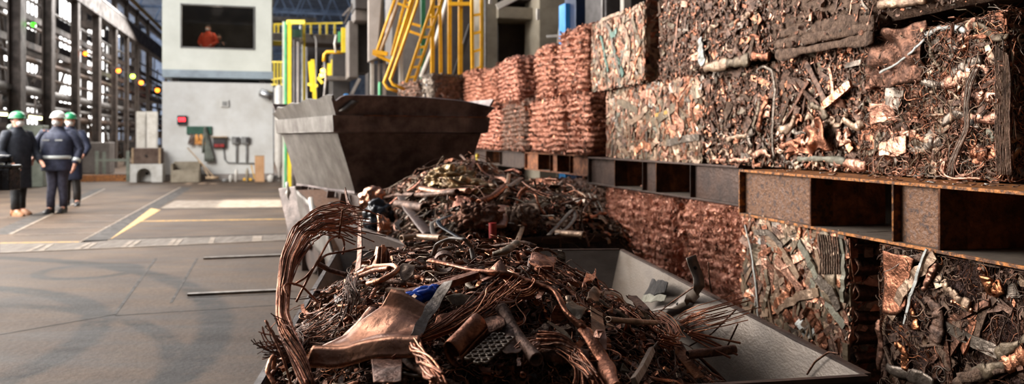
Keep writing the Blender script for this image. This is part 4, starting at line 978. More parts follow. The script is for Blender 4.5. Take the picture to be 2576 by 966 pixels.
def bale(label, far, near, z0, z1, style, dep=.62, detail=1.0, group=None, name='scrap_bale', tilt=0.0, band=.062, sides=True, ends=(1, 1), core=None, fwd=0.0):
    """far, near: ground points of the front face ends"""
    b = Bale(); far = np.array([far[0], far[1], 0.]); near = np.array([near[0], near[1], 0.])
    a = nrm(far - near); L = np.linalg.norm(far - near); n = np.array([-a[1], a[0], 0]); n = n if n[0] < 0 else -n
    near = near + n * fwd; far = far + n * fwd
    b.a, b.n, b.L, b.near, b.z0, b.z1, b.dep = a, n, L, near, z0, z1, dep
    H = z1 - z0
    seed = int(abs(near[0] * 91 + near[1] * 37 + z0 * 13) * 10) % 97 + 1
    # core block with banded relief on front, near end, top
    g = Geo(); cm = core or CORE[style]
    amp = {'lump': .040, 'greylump': .034, 'wool': .038, 'fine': .012, 'dirty': .018, 'strip': .012, 'mixed': .016, 'matted': .02, 'greywire': .02}[style] * (.8 if H < .5 else 1)
    def relief(P, h, band_on):
        d = vnoise(P, 14, seed) * .8 + (vnoise(P, 6, seed + 2) * 1.2 if style in ('wool', 'lump', 'matted') else 0) + vnoise(P, 34, seed + 3) * .7
        if band_on:
            zz = h + .022 * vnoise(P, 4.5, seed + 9)
            bb = np.abs(np.sin(np.pi * zz / band)); d = d * .75 + (bb ** .6 - .6) * (1.6 if style in ('lump', 'greylump', 'fine', 'dirty') else .9 if style == 'wool' else .5)
        return d
    def face(O, e1, e2, L1, L2, nn, band_on=True):
        res = .013 if style in ('lump', 'wool', 'greylump', 'greywire') else .02 / detail
        c, r = max(6, int(L1 / res)), max(6, int(L2 / res))
        s, t = np.meshgrid(np.linspace(0, 1, c), np.linspace(0, 1, r))
        P = O + e1 * (s * L1)[..., None] + e2 * (t * L2)[..., None]
        d = relief(P, t * L2, band_on) + vnoise(P, 80, seed + 5) * .4
        edge = np.minimum(np.minimum(s, 1 - s) * L1, np.minimum(t, 1 - t) * L2)
        roun = -np.clip(1 - edge / .07, 0, 1) ** 2 * (.07 if style in ('lump', 'wool', 'greylump') else .05)
        P = P + nn * (d * amp + roun)[..., None] - nn * .004
        g.grid(P, cm)
    core_c = near + a * L / 2 - n * dep / 2 + Z * (z0 + H / 2)
    face(near + Z * z0, a, Z, L, H, n)
    face(near + Z * z0 - n * dep, n, Z, dep, H, -a)
    face(near + Z * z1 - n * dep, a, n, L, dep, Z, False)
    g.box(core_c, a * (L / 2 - .03), n * (dep / 2 - .03), Z * (H / 2 - .03), cm)
    root = g.build(name, origin=near + a * L / 2 - n * dep / 2 + Z * z0)
    tag(root, label, 'bale', group); b.root = root
    # pressed pieces
    g = Geo(); nm, pr = PAL[style]
    def scatter(O, e1, e2, L1, L2, nn, dens, kind):
        N = int(dens * L1 * L2)
        if N < 3: return
        s = rng.uniform(.0, 1, N); t = rng.uniform(.0, 1, N)
        P0 = O + e1 * (s * L1)[:, None] + e2 * (t * L2)[:, None]
        nn_ = np.broadcast_to(nn, (N, 3))
        if kind == 'strip':
            ln = rng.gamma(3, .040, N).clip(.04, .30); w = rng.uniform(.018, .052, N); th = rng.uniform(.004, .010, N)
            k = 9; ang = rng.uniform(0, np.pi, N); ln = ln * 1.2; loc = curvy(N, k, ln, .14, .04, .04)
            off = rng.uniform(-.004, .020, N)
        elif kind == 'fine':
            ln = rng.gamma(2.5, .014, N).clip(.012, .09); w = rng.uniform(.005, .016, N); th = w * rng.uniform(.25, .8, N)
            k = 4; ang = rng.normal(0, .6, N) + np.where(rng.uniform(size=N) < .45, np.pi / 2, 0); loc = curvy(N, k, ln, .35, .1, .16)
            off = rng.uniform(-.006, .009, N)
        elif kind == 'tube':      # crushed tubes
            ln = rng.gamma(3, .038, N).clip(.04, .26); w = rng.uniform(.009, .028, N); th = w * rng.uniform(.2, .5, N)
            k = 12; ang = rng.normal(0, .7, N); loc = curvy(N, k, ln, .7, .3, .25)
            off = rng.uniform(-.004, .016, N)
        elif kind == 'wire':
            ln = rng.gamma(3, .05, N).clip(.04, .4); w = rng.uniform(.0022, .0055, N); th = w
            k = 14; ang = rng.normal(0, .8, N); loc = curvy(N, k, ln, 1.6, .9, .3)
            off = rng.uniform(0, .026, N)
        elif kind == 'fibre':
            ln = rng.gamma(3, .03, N).clip(.03, .2); w = rng.uniform(.0016, .0036, N); th = w
            flow = vnoise(P0, 4, seed + 21) * 2.4
            k = 7; ang = flow + rng.normal(0, .5, N) + np.pi / 2; loc = curvy(N, k, ln, .8, .3, .18)
            off = rng.uniform(.0, .016, N)
            if style == 'matted': w = th = w * .62; off = off * .5
        elif kind == 'coil':      # tight looped wire hanks
            ln = rng.uniform(.2, .5, N); w = rng.uniform(.003, .006, N); th = w; k = 26; ang = rng.uniform(0, 6.28, N); loc = curvy(N, k, ln, 4.5, 1.2, .1); off = rng.uniform(.004, .024, N)
        elif kind == 'chunk':
            ln = rng.uniform(.025, .08, N); w = rng.uniform(.012, .045, N); th = rng.uniform(.006, .022, N); k = 5; ang = rng.uniform(0, np.pi, N); loc = curvy(N, k, ln, .6, .3, .5); off = rng.uniform(-.006, .012, N)
        if e2[2] > .5 and kind not in ('strip',): off = off + relief(P0, t * L2, True) * amp * .85 - (.004 if kind != 'fibre' else .0)
        E = np.cos(ang)[:, None] * e1 + np.sin(ang)[:, None] * e2
        Pl = place(loc, P0 + nn_ * off[:, None], E, nn_)
        # keep within the face
        q1 = ((Pl - O) @ e1); q2 = ((Pl - O) @ e2)
        Pl = Pl - ((q1 - np.clip(q1, .0, L1 + .0))[..., None] * e1) - ((q2 - np.clip(q2, .006, L2))[..., None] * e2)
        if kind in ('wire', 'fibre', 'coil'):
            v, f, pi = sweep(Pl, w, th, 3 if kind == 'fibre' else 4, up=nn_)
        else:
            W = noisy_profile(N, k, w, .07 if kind == 'strip' else .22); T_ = noisy_profile(N, k, th, .12 if kind == 'strip' else .3)
            if kind in ('chunk', 'tube'): W[:, 0] *= .7; W[:, -1] *= .7
            tw = rng.normal(0, .14, (N, 1)) + np.linspace(-1, 1, k)[None] * rng.normal(0, .2, (N, 1))
            v, f, pi = sweep(Pl, W, T_, 4 if kind in ('strip', 'fine', 'chunk') else 8, up=nn_, rect=kind == 'strip', twist=tw)
        mm = pick(g, nm, pr, N)
        if kind == 'fibre': mm = pick(g, ['cu_fibre', 'cu_bright', 'cu_mid', 'cu_red', 'cu_dark'] if style in ('wool', 'lump') else ['matcore', 'cu_dark', 'cu_brown', 'cu_mid', 'cu_orange'] if style == 'matted' else ['cu_brown', 'cu_dark', 'dirt', 'cu_mid', 'cu_orange'], [60, 20, 24, 10, 6], N)
        g.add(v, f, mm[pi], sm=kind not in ('strip', 'fine', 'chunk'))
    mixes = {'strip': (('strip', 1500), ('chunk', 420), ('tube', 25), ('fine', 350), ('wire', 25)), 'fine': (('fine', 4200), ('chunk', 260), ('strip', 90)), 'dirty': (('fine', 1800), ('chunk', 120)),
             'mixed': (('tube', 380), ('wire', 3000), ('coil', 240), ('chunk', 400), ('strip', 130), ('fine', 1700)), 'lump': (('chunk', 420), ('fine', 500), ('fibre', 800)), 'greylump': (('chunk', 900), ('fine', 900)),
             'wool': (('fibre', 3000), ('chunk', 420), ('fine', 500)), 'matted': (('fibre', 7500), ('wire', 420), ('coil', 90), ('strip', 130), ('chunk', 420), ('tube', 60)), 'greywire': (('wire', 900), ('chunk', 500))}[style]
    for kind, dn in mixes:
        dn *= detail
        scatter(near + Z * z0, a, Z, L, H, n, dn, kind)
        if ends[0]: scatter(near + Z * z0 - n * dep, n, Z, dep, H, -a, dn * .7, kind)
        if ends[1] and 1 < z1 < 2.3: scatter(near + Z * z1 - n * dep, a, n, L, dep, Z, dn * .35, kind)
    p = g.build('pressed_pieces', root); tag(p, kind='stuff')
    return b
def on_face(b, px, py, off=.012):
    """point on a bale's front face at a picture position"""
    r = np.array([(px - CX) / F, 1, -(py - HY) / F]); o = np.array([0, 0, CAMZ])
    O = b.near + b.n * off
    t = ((O - o) @ b.n) / (r @ b.n); return o + r * t
def bez(P, k=24):
    """smooth resample of a polyline"""
    P = np.asarray(P, float); n = len(P)
    if n == 2: return P[0] + (P[1] - P[0]) * np.linspace(0, 1, k)[:, None]
    s = np.r_[0, np.cumsum(np.linalg.norm(np.diff(P, axis=0), axis=1))]; u = np.linspace(0, s[-1], k)
    Q = np.stack([np.interp(u, s, P[:, i]) for i in range(3)], 1)
    for _ in range(3):
        Q[1:-1] = (Q[:-2] + 2 * Q[1:-1] + Q[2:]) / 4
    return Q
def facepart(b, name, pts, w, th, m, label=None, kind='strip', off=.022, k=20, crumple=.2, ends=.8):
    """part pressed on a bale face; width in metres"""
    P = bez([on_face(b, *p, off) for p in pts], k)
    j = np.zeros((k, 3)); j[::4] = rng.normal(0, 1, (len(j[::4]), 3)) * (min(.16 * w, .005) if k > 8 else 0); P = P + (j + np.roll(j, 1, 0) * .6)
    W = noisy_profile(1, k, w, crumple)[0]; T_ = noisy_profile(1, k, min(th, w * .34) if w > .02 else th, crumple)[0]; W[0] *= ends; W[-1] *= ends
    v, f, _ = sweep(P[None], W[None], T_[None], 4 if kind == 'strip' else 10, up=b.n[None], rect=kind == 'strip')
    g = Geo(); g.add(v, f, m, sm=kind != 'strip'); o = g.build(name, b.root, smangle=None)
    if label: tag(o, label)
    return o
def sheet(b, name, quad, m, label, amp=.012, seed=1, off=.02, res=26, wr=18):
    """crumpled sheet pressed on the face between four picture corners"""
    q = [on_face(b, *p, off) for p in quad]; s, t = np.meshgrid(np.linspace(0, 1, res), np.linspace(0, 1, res))
    P = (q[0] * ((1 - s) * (1 - t))[..., None] + q[1] * (s * (1 - t))[..., None] + q[2] * (s * t)[..., None] + q[3] * ((1 - s) * t)[..., None])
    rid = np.abs(vnoise(P, wr, seed)) * 2 + .5 * vnoise(P, wr * 2.3, seed + 1)
    ed_ = 1 - np.minimum(np.minimum(s, 1 - s), np.minimum(t, 1 - t)) * 2
    P = P + b.a * (.026 * ed_ * vnoise(P, 11, seed + 7))[..., None] * min(1, np.linalg.norm(q[1] - q[0]) * 8) + Z * (.026 * ed_ * vnoise(P, 13, seed + 8))[..., None] * min(1, np.linalg.norm(q[3] - q[0]) * 8)
    P = P + b.n * (rid * amp)[..., None] + Z * (.006 * vnoise(P, 25, seed + 4))[..., None]
    g = Geo(); g.grid(P, m); o = g.build(name, b.root); md = o.modifiers.new('s', 'SOLIDIFY'); md.thickness = .004
    tag(o, label); return o
def LR(line, pxa, pxb): return ray_line(pxa, *line), ray_line(pxb, *line)

# lower row (on the floor)
f_, n_ = LR(LOW1, 2222, 3350)
B1 = bale('dark matted wire bale on the floor below the rusty pallet, rightmost of the lower row', f_, n_, 0, .885, 'matted', .9)
f_, n_ = LR(LOW1, 1876, 2140)
B2 = bale('bale of flattened tan copper offcuts with a white strap, beside the matted bale', f_, n_, 0, .885, 'strip', .9)
f_, n_ = LR(LOW2, 1722, 1905)
B3 = bale('orange copper wool bale directly behind the white-strapped bale', f_, n_, 0, .885, 'wool', .8)
f_, n_ = LR(LOW2, 1528, 1697)
B4 = bale('hairy copper wire bale between two pallets, beyond the near skip rim', f_, n_, 0, .885, 'wool', .8)
f_, n_ = LR(LOW2, 1400, 1512)
B5 = bale('grey speckled copper bale behind the heap of the middle skip', f_, n_, 0, .885, 'greylump', .8, .7)
f_, n_ = LR(LOW3, 1325, 1392)
B6 = bale('small dark red copper bale at the far end of the lower row', f_, n_, 0, .80, 'lump', .8, .5)
# parts seen on them
facepart(B2, 'white_strap', [(1872, 565), (1886, 610), (1897, 680), (1905, 760), (1912, 830)], .012, .004, 'whitish', 'white strap', off=.03)
facepart(B2, 'ribbed_hose', [(2070, 590), (2085, 640), (2092, 700), (2084, 760)], .10, .02, 'olive', 'ribbed grey green hose', 'tube', off=.02, crumple=.12)
for i in range(9):
    facepart(B2, 'ridged_strip', [(2058 + i * 6, 588 + i), (2064 + i * 6, 640), (2064 + i * 6, 690)], .010, .008, 'dirt', off=.034, kind='tube', crumple=.05)
for pts, w_, m_ in (([(1925, 590), (1975, 640), (2010, 700)], .045, 'tan'), ([(2008, 608), (2040, 660), (2056, 700)], .04, 'verdigris'), ([(1950, 650), (1985, 690), (2020, 735)], .05, 'cu_pink'), ([(1900, 585), (1935, 585), (1970, 620)], .03, 'greymetal'), ([(1950, 780), (2010, 745), (2060, 735)], .045, 'tan'),
                    ([(2056, 700), (2090, 730), (2110, 780)], .05, 'greymetal'), ([(2030, 780), (2060, 830), (2075, 880)], .06, 'cu_mid'), ([(1925, 680), (1935, 720), (1925, 770)], .03, 'olive'), ([(1912, 640), (1945, 625), (1985, 650)], .03, 'cu_mid'), ([(2115, 600), (2125, 680), (2120, 760)], .03, 'verdigris'), ([(2000, 700), (1975, 745), (1950, 770)], .04, 'cu_bright')):
    facepart(B2, 'flattened_tube', pts, w_, .010, m_, kind='strip', off=.026, crumple=.06)
sheet(B1, 'copper_plate', ((2224, 628), (2310, 650), (2280, 780), (2228, 790)), 'cu_mid', 'smooth brown copper plate', .006, 3, .03, wr=7)
facepart(B1, 'white_strap', [(2330, 625), (2310, 680), (2290, 750), (2274, 815)], .012, .005, 'whitish', 'greyish white strap', off=.045)
facepart(B1, 'drilled_bar', [(2350, 640), (2300, 690), (2262, 750), (2240, 800)], .045, .006, 'tan', 'tan bar with holes', off=.036, crumple=.06)
for pts, w_, m_, nm_ in (([(2376, 720), (2400, 745), (2440, 770)], .04, 'tan', 'bent_plate'), ([(2395, 757), (2420, 768), (2446, 782)], .018, 'cu_bright', 'bent_plate'), ([(2226, 925), (2290, 945), (2350, 965)], .05, 'greymetal', 'flattened_tube'), ([(2440, 945), (2500, 925), (2545, 915)], .04, 'olive', 'flattened_tube'),
                         ([(2400, 965), (2460, 940), (2530, 930)], .035, 'dirt', 'flattened_tube'), ([(2510, 890), (2550, 870), (2600, 850)], .04, 'olive', 'flattened_tube'), ([(2285, 760), (2300, 800), (2305, 830)], .035, 'cu_orange', 'copper_clump'), ([(2255, 860), (2280, 890), (2275, 930)], .04, 'cu_orange', 'copper_clump'), ([(2520, 925), (2560, 905), (2600, 890)], .07, 'cu_bright', 'bent_plate'),
                         ([(2206, 800), (2216, 860), (2210, 930)], .03, 'cu_dark', 'bent_plate'), ([(2345, 760), (2362, 800), (2350, 860)], .05, 'cu_brown', 'bent_plate'), ([(2480, 700), (2490, 730), (2520, 720)], .06, 'cu_orange', 'bent_plate'), ([(2350, 655), (2340, 690), (2320, 730)], .03, 'cu_pink', 'bent_plate')):
    facepart(B1, nm_, pts, w_, .012, m_, kind='tube', off=.03, crumple=.3)
# corrugated near end of the strapped bale, its shade painted in dark copper
g = Geo(); q = B2.near + B2.a * -.03
s, t = np.meshgrid(np.linspace(0, 1, 30), np.linspace(0, 1, 60))
P = q - B2.n * (s * .5)[..., None] + Z * (.12 + t * .74)[..., None]
P = P - B2.a * (.022 * np.sin(t * 46 + 2 * vnoise(P, 3, 4)) + .010 * vnoise(P, 14, 6))[..., None]
g.grid(P, 'cu_dark'); o = g.build('corrugated_sheet', B2.root); o.modifiers.new('s', 'SOLIDIFY').thickness = .004; tag(o, 'corrugated copper sheet on the near end, darkened for its shade')

# upper rows (on the pallets)
ZP = 1.155
f_, n_ = LR(UPP, 2184, 2538)
T1 = bale('upper-row bale of tangled wires and crushed pipes standing on the rusty orange pallet', f_, n_, ZP, 1.79, 'mixed', .75, 1.15)
f_, n_ = LR(UPP, 1949, 2180)
T2 = bale('fine brown copper bale with a shiny gold tube, left of the tangled-wire bale', f_, n_, ZP, 1.775, 'fine', .75)
f_, n_ = LR(UPP, 1776, 1945)
T3 = bale('dark layered copper bale with a crushed pipe hook, left of the gold-tube bale', f_, n_, ZP, 1.76, 'fine', .7)
f_, n_ = LR(UPP, 1532, 1773)
T4 = bale('pale bale of flat copper strips resting on the brown steel pallet', f_, n_, ZP, 1.755, 'strip', .7)
f_, n_ = LR(UPP, 1948, 2236)
V1 = bale('grimy brown bale in the top tier over the gold-tube bale', f_, n_, 1.815, 2.36, 'dirty', .75, fwd=.07)
f_, n_ = LR(UPP, 2240, 2640)
V0 = bale('top-tier bale at the upper right corner above the tangled-wire bale', f_, n_, 1.86, 2.4, 'dirty', .7, .6, fwd=.05)
f_, n_ = LR(UPP, 1763, 1944)
V2 = bale('top-tier copper bale with a white torn corner', f_, n_, 1.80, 2.40, 'fine', .7, fwd=.06)
f_, n_ = LR(UPP, 1660, 1760)
V3 = bale('narrow dark brown top-tier bale next to the one with a white torn corner', f_, n_, 1.775, 2.50, 'fine', .7, .9)
f_, n_ = LR(UPP, 1506, 1640)
V4 = bale('top-tier bale of long strips with green pieces beside the orange copper bales', f_, n_, 1.79, 2.42, 'strip', .7, .9, fwd=.05)
# far copper bales on pallets
def far(pa, pb, z0, z1, style, label, core=None, dep=.75, det=.42, line=UPF):
    f_, n_ = LR(line, pa, pb); return bale(label, f_, n_, z0, z1, style, dep, det, core=core)
far(1429, 1477, ZP, 1.80, 'lump', 'bright copper bale with a dark red side next to the pale strip bale')
far(1334, 1412, ZP, 1.79, 'lump', 'wide rounded copper bale in the far lower tier')
far(1264, 1319, ZP, 1.80, 'lump', 'grey striped copper bale in the far lower tier', core='cu_brown')
far(1197, 1252, ZP, 1.80, 'lump', 'copper bale partly hidden by the hopper rim', core='cu_red')
far(1404, 1470, 1.81, 2.50, 'lump', 'tallest far copper bale below the navy column')
far(1347, 1386, 1.80, 2.42, 'lump', 'narrow copper bale left of the tallest far one')
far(1252, 1298, 1.81, 2.42, 'lump', 'far top-tier copper bale with a shaggy dark side', core='cu_red')
far(1211, 1243, 1.81, 2.38, 'lump', 'narrow far copper bale below the yellow ladder')
far(1152, 1198, 1.80, 2.47, 'lump', 'leftmost orange copper bale above the hopper rim')
UPG = (tuple(at(1180, 0, 12.5)[:2]), tuple(at(1000, 0, 14.5)[:2]))
far(1058, 1088, 1.16, 2.44, 'greywire', 'grey wire bale with a dark side behind the hopper', dep=.7, line=UPG)
far(1002, 1050, 1.16, 2.36, 'greylump', 'pinkish grey bale at the far left end of the stack', line=UPG)
far(1150, 1196, ZP, 1.79, 'lump', 'copper bale hidden low behind the hopper corner')
# support under the far left end
g = Geo(); g.box(np.array([-1.35, 14.5, .57]), U * .75, V * .42, Z * .57, 'paneldark'); tag(g.build('dark_plinth', smooth=False, bevel=.02), 'dark plinth under the far end of the bale stack', 'plinth')
# parts on the upper bales
facepart(T2, 'gold_tube', [(2070, 268), (2140, 210)], .044, .03, 'foil', 'shiny gold copper tube', 'strip', off=.035, crumple=.03, k=6)
sheet(T2, 'folded_sheet', ((2030, 318), (2085, 300), (2112, 372), (1985, 390)), 'cu_mid', 'smooth folded pink copper sheet', .036, 7, .01, wr=9)
for pts, w_, m_ in (([(2010, 402), (2060, 398), (2128, 406)], .036, 'verdigris'), ([(1955, 330), (1990, 320), (2000, 290)], .04, 'tan'), ([(2120, 300), (2150, 320), (2175, 310)], .04, 'tan'), ([(2040, 262), (2070, 275), (2080, 300)], .04, 'olive'), ([(2100, 410), (2140, 412), (2180, 418)], .05, 'cu_pink'), ([(1960, 370), (1990, 360), (2010, 372)], .045, 'cu_mid')):
    facepart(T2, 'crushed_tube', pts, w_, .02, m_, kind='tube', off=.025, crumple=.25)
sheet(T1, 'folded_sheet', ((2188, 85), (2330, 55), (2330, 205), (2186, 225)), 'cu_dark', 'dark pleated copper sheet', .024, 12, .02, wr=9)
sheet(T1, 'grey_sheet', ((2232, 215), (2275, 230), (2262, 285), (2232, 270)), 'greymetal', 'small grey metal sheet', .01, 14, .035, wr=9)
sheet(T1, 'tan_sheet', ((2195, 255), (2248, 262), (2250, 300), (2190, 305)), 'cu_pink', 'tan pink copper sheet', .012, 15, .03, wr=7)
sheet(T1, 'pink_sheet', ((2215, 355), (2280, 345), (2285, 385), (2215, 395)), 'cu_pink', 'bright pink copper sheet', .012, 17, .03, wr=7)
for pts, w_, m_, nm_ in (([(2390, 188), (2430, 165), (2470, 145)], .05, 'greymetal', 'crushed_pipe'), ([(2368, 210), (2410, 200), (2450, 180)], .055, 'cu_pink', 'crushed_pipe'), ([(2320, 205), (2350, 215), (2390, 205)], .045, 'greymetal', 'crushed_pipe'), ([(2425, 245), (2470, 242), (2530, 245)], .055, 'cu_pink', 'crushed_pipe'),
                         ([(2420, 295), (2470, 300), (2530, 295)], .05, 'cu_pink', 'crushed_pipe'), ([(2215, 300), (2230, 330), (2215, 352)], .03, 'greymetal', 'bent_pipe'), ([(2200, 355), (2210, 330), (2230, 310), (2250, 300)], .03, 'cu_dark', 'bent_pipe'), ([(2250, 335), (2290, 340), (2330, 352)], .04, 'cu_mid', 'crushed_pipe'), ([(2300, 380), (2340, 365), (2370, 350)], .05, 'greymetal', 'crushed_pipe'),
                         ([(2330, 90), (2360, 70), (2400, 68), (2430, 80)], .022, 'whitish', 'pale_bent_sheet'), ([(2340, 100), (2345, 140), (2370, 180)], .02, 'olive', 'pale_bent_sheet'), ([(2385, 100), (2400, 125), (2395, 150)], .05, 'greymetal', 'pale_bent_sheet'), ([(2330, 290), (2345, 290), (2380, 288)], .016, 'tan', 'bent_pipe'), ([(2480, 330), (2500, 345), (2530, 342)], .035, 'verdigris', 'crushed_pipe'), ([(2440, 390), (2460, 380), (2480, 395)], .05, 'cu_mid', 'crushed_pipe')):
    facepart(T1, nm_, pts, w_, .022, m_, kind='tube', off=.02, crumple=.18)
def facexy(b, s_, h_, off): return b.near + b.a * s_ + Z * (b.z0 + h_) + b.n * off
def presspart(b, name, s_, h_, ang, L, w, m, wob=.02, off=.02):
    k = 22; t = np.linspace(-.5, .5, k); e1 = b.a * math.cos(ang) + Z * math.sin(ang); e2 = -b.a * math.sin(ang) + Z * math.cos(ang)
    ph = rng.uniform(0, 6); P = facexy(b, s_, h_, off) + e1 * (t * L)[:, None] + e2 * (wob * np.sin(t * 5 + ph))[:, None] + b.n * (.004 * np.sin(t * 17 + ph))[:, None]
    q = (P - b.near) @ b.a; P = P - b.a * (q - np.clip(q, .0, b.L))[:, None]; P[:, 2] = np.clip(P[:, 2], b.z0 + .01, b.z1)
    W = noisy_profile(1, k, w, .12)[0]; v, f, _ = sweep(P[None], W[None], (W * rng.uniform(.22, .38))[None], 12, up=b.n[None], twist=(.5 * np.sin(t * 6 + ph))[None]); g = Geo(); g.add(v, f, m); g.build(name, b.root)
for i in range(46):      # crushed pipes lying mostly level in the tangled-wire bale
    presspart(T1, 'crushed_pipe', rng.uniform(.05, T1.L - .05), rng.uniform(.04, .6), rng.normal(0, .45), rng.uniform(.07, .22), rng.uniform(.018, .042), ['cu_mid', 'tan', 'cu_brown', 'greymetal', 'cu_pink', 'cu_dark', 'olive'][i % 7])
for i in range(34): presspart(T2, 'crushed_pipe', rng.uniform(.05, T2.L - .05), rng.uniform(.02, .28), rng.normal(.2, .6), rng.uniform(.05, .16), rng.uniform(.018, .04), ['cu_mid', 'tan', 'cu_pink', 'greymetal', 'cu_brown'][i % 5])
for i in range(22): presspart(T3, 'crushed_pipe', rng.uniform(.05, T3.L - .05), rng.uniform(.02, .25), rng.normal(0, .6), rng.uniform(.05, .14), rng.uniform(.014, .03), ['cu_mid', 'tan', 'cu_pink', 'greymetal', 'cu_brown'][i % 5])
for i in range(22): presspart(V2, 'crushed_pipe', rng.uniform(.05, V2.L - .05), rng.uniform(.02, .5), rng.normal(0, .4), rng.uniform(.06, .16), rng.uniform(.016, .034), ['cu_mid', 'tan', 'cu_brown', 'olive', 'cu_brown'][i % 5])
for j in range(5):
    facepart(T1, 'bundled_wire', [(2448 + j * 4, 170), (2430 + j * 4, 210), (2424 + j * 3, 260), (2428 + j * 3, 320), (2405 + j * 3, 370), (2388 + j * 3, 410), (2380 + j * 5, 445)], .007, .007, 'greymetal' if j % 2 else 'cu_brown', kind='tube', off=.045, k=34, crumple=.03, ends=1)
for j in range(10):
    x_ = 2500 + j * 4; facepart(T1, 'bundled_wire', [(x_, 110 + j * 3), (x_ + 6, 200), (x_ + 4, 320), (x_ + 8, 440)], .006, .006, 'dirt' if j % 3 else 'cu_brown', kind='tube', off=.03, k=26, crumple=.05, ends=1)
facepart(T1, 'curled_pipe', [(2376, 440), (2366, 420), (2380, 400), (2372, 440), (2400, 450), (2470, 448)], .012, .012, 'cu_pink', kind='tube', off=.05, k=30, crumple=.03, ends=1)
facepart(T1, 'grey_wire', [(2212, 182), (2250, 165), (2290, 135), (2325, 100)], .012, .006, 'whitish', 'pale grey wire', 'tube', off=.055, k=26, crumple=.1)
facepart(T3, 'pipe_hook', [(1908, 190), (1900, 175), (1925, 165), (1945, 180), (1948, 240), (1942, 330), (1945, 400)], .024, .02, 'greymetal', 'curved crushed pipe hook', 'tube', off=.035, k=34, crumple=.2)
for pts, w_, m_ in (([(1905, 330), (1915, 290), (1930, 240)], .05, 'cu_mid'), ([(1890, 370), (1880, 345), (1895, 330)], .04, 'greymetal'), ([(1830, 350), (1850, 345), (1880, 340)], .04, 'tan'), ([(1895, 395), (1915, 380), (1940, 395)], .035, 'cu_pink')): facepart(T3, 'crushed_pipe', pts, w_, .022, m_, kind='tube', off=.025, crumple=.25)
facepart(T3, 'bottom_pipe', [(1790, 403), (1830, 405), (1885, 404)], .03, .03, 'cu_pink', kind='tube', off=.02, crumple=.04)
facepart(V2, 'torn_white_corner', [(1760, 95), (1764, 130), (1768, 165)], .07, .01, 'whitish', 'torn white corner piece', off=.03, crumple=.4)
for pts, w_, m_ in (([(1772, 172), (1800, 166), (1830, 158)], .07, 'tan'), ([(1832, 158), (1860, 155), (1885, 148)], .07, 'olive'), ([(1890, 140), (1915, 142), (1935, 142)], .05, 'cu_mid')): facepart(V2, 'crushed_tube', pts, w_, .04, m_, kind='tube', off=.02, crumple=.2)
for y_ in (60, 82, 112): facepart(V1, 'grimy_layer', [(1955, y_ + 30), (2040, y_ + 12), (2110, y_ - 2), (2200, y_ - 18)], .05, .04, 'dirt', kind='tube', off=.004, crumple=.3, k=30)
facepart(V0, 'crushed_tube', [(2206, 12), (2260, 6), (2330, -6)], .05, .05, 'tan', 'tan crushed tube', 'tube', off=.03, crumple=.08)
for pts, w_, m_ in (([(1530, 60), (1545, 120), (1560, 190)], .05, 'greymetal'), ([(1512, 90), (1520, 130), (1530, 180)], .04, 'tealstrip'), ([(1545, 125), (1556, 160), (1568, 190)], .055, 'tealstrip'), ([(1568, 60), (1585, 110), (1580, 180)], .04, 'tan'), ([(1612, 120), (1598, 160), (1590, 200)], .03, 'cu_bright'), ([(1590, 40), (1600, 80), (1612, 110)], .05, 'olive'), ([(1535, 75), (1540, 90), (1552, 75)], .05, 'tealstrip'), ([(1515, 50), (1540, 40), (1570, 28)], .03, 'tan')): facepart(V4, 'long_strip', pts, w_, .010, m_, kind='strip', off=.026, crumple=.06)
for pts, w_, m_ in (([(1640, 310), (1670, 290), (1700, 265)], .07, 'olive'), ([(1555, 255), (1590, 270), (1605, 280)], .06, 'olive'), ([(1690, 240), (1705, 270), (1700, 300)], .05, 'cu_mid'), ([(1650, 300), (1660, 340), (1640, 370)], .05, 'tan'), ([(1700, 290), (1720, 320), (1705, 350)], .06, 'cu_pink'), ([(1580, 310), (1610, 295), (1630, 270)], .05, 'tan'), ([(1650, 290), (1668, 285), (1680, 283)], .03, 'yellowpaint'), ([(1680, 360), (1720, 350), (1760, 345)], .05, 'greymetal'), ([(1675, 225), (1685, 250), (1682, 275)], .06, 'cu_dark'), ([(1612, 240), (1640, 235), (1650, 260)], .06, 'cu_pink'), ([(1600, 380), (1620, 360), (1640, 375)], .05, 'cu_bright')): facepart(T4, 'flat_strip', pts, w_, .010, m_, kind='strip', off=.026, crumple=.06)

# steel pallets
def pallet(label, PA, PB, z0, z1, segs, m, dep=.95, mt='rustplate'):
    """PA near/right ground point, PB far/left; segs: (s0,s1,kind) fractions from far to near; kind p=plate, o=opening"""
    PA = np.array([*PA, 0.]); PB = np.array([*PB, 0.]); a = nrm(PA - PB); L = np.linalg.norm(PA - PB); n = np.array([-a[1], a[0], 0]); n = n if n[0] < 0 else -n
    e = empty('steel_pallet', (PA + PB) / 2 - n * dep / 2 + Z * z0, label, 'pallet'); H = z1 - z0
    t = .013
    def B(name, s0, s1, d0, d1, za, zb, m_, lb=None, bv=.002):
        g = Geo(); g.box(PB + a * (s0 + s1) / 2 - n * (d0 + d1) / 2 + Z * (za + zb) / 2, a * (s1 - s0) / 2, n * (d1 - d0) / 2, Z * (zb - za) / 2, m_); o = g.build(name, e, False, bevel=bv); return o
    B('top_plate', 0, L, 0, dep, z1 - t, z1, m); B('bottom_plate', 0, L, .012, dep, z0, z0 + t, 'dustysteel'); B('edge_lip', 0, L, 0, .012, z0, z0 + t, m)
    B('back_web', 0, L, dep * .45, dep * .45 + .01, z0 + t, z1 - t, 'dustysteel')
    for (s0, s1, k) in segs:
        if k == 'p': B('web_plate', s0 * L, s1 * L, .035, .047, z0 + t, z1 - t, mt)
        for s in (s0, s1):
            if s < .999: B('stiffener', s * L - .006, s * L + .006, .0, .12 if k == 'p' else .4, z0 + t, z1 - t, m if k == 'p' else 'rust')
    return e
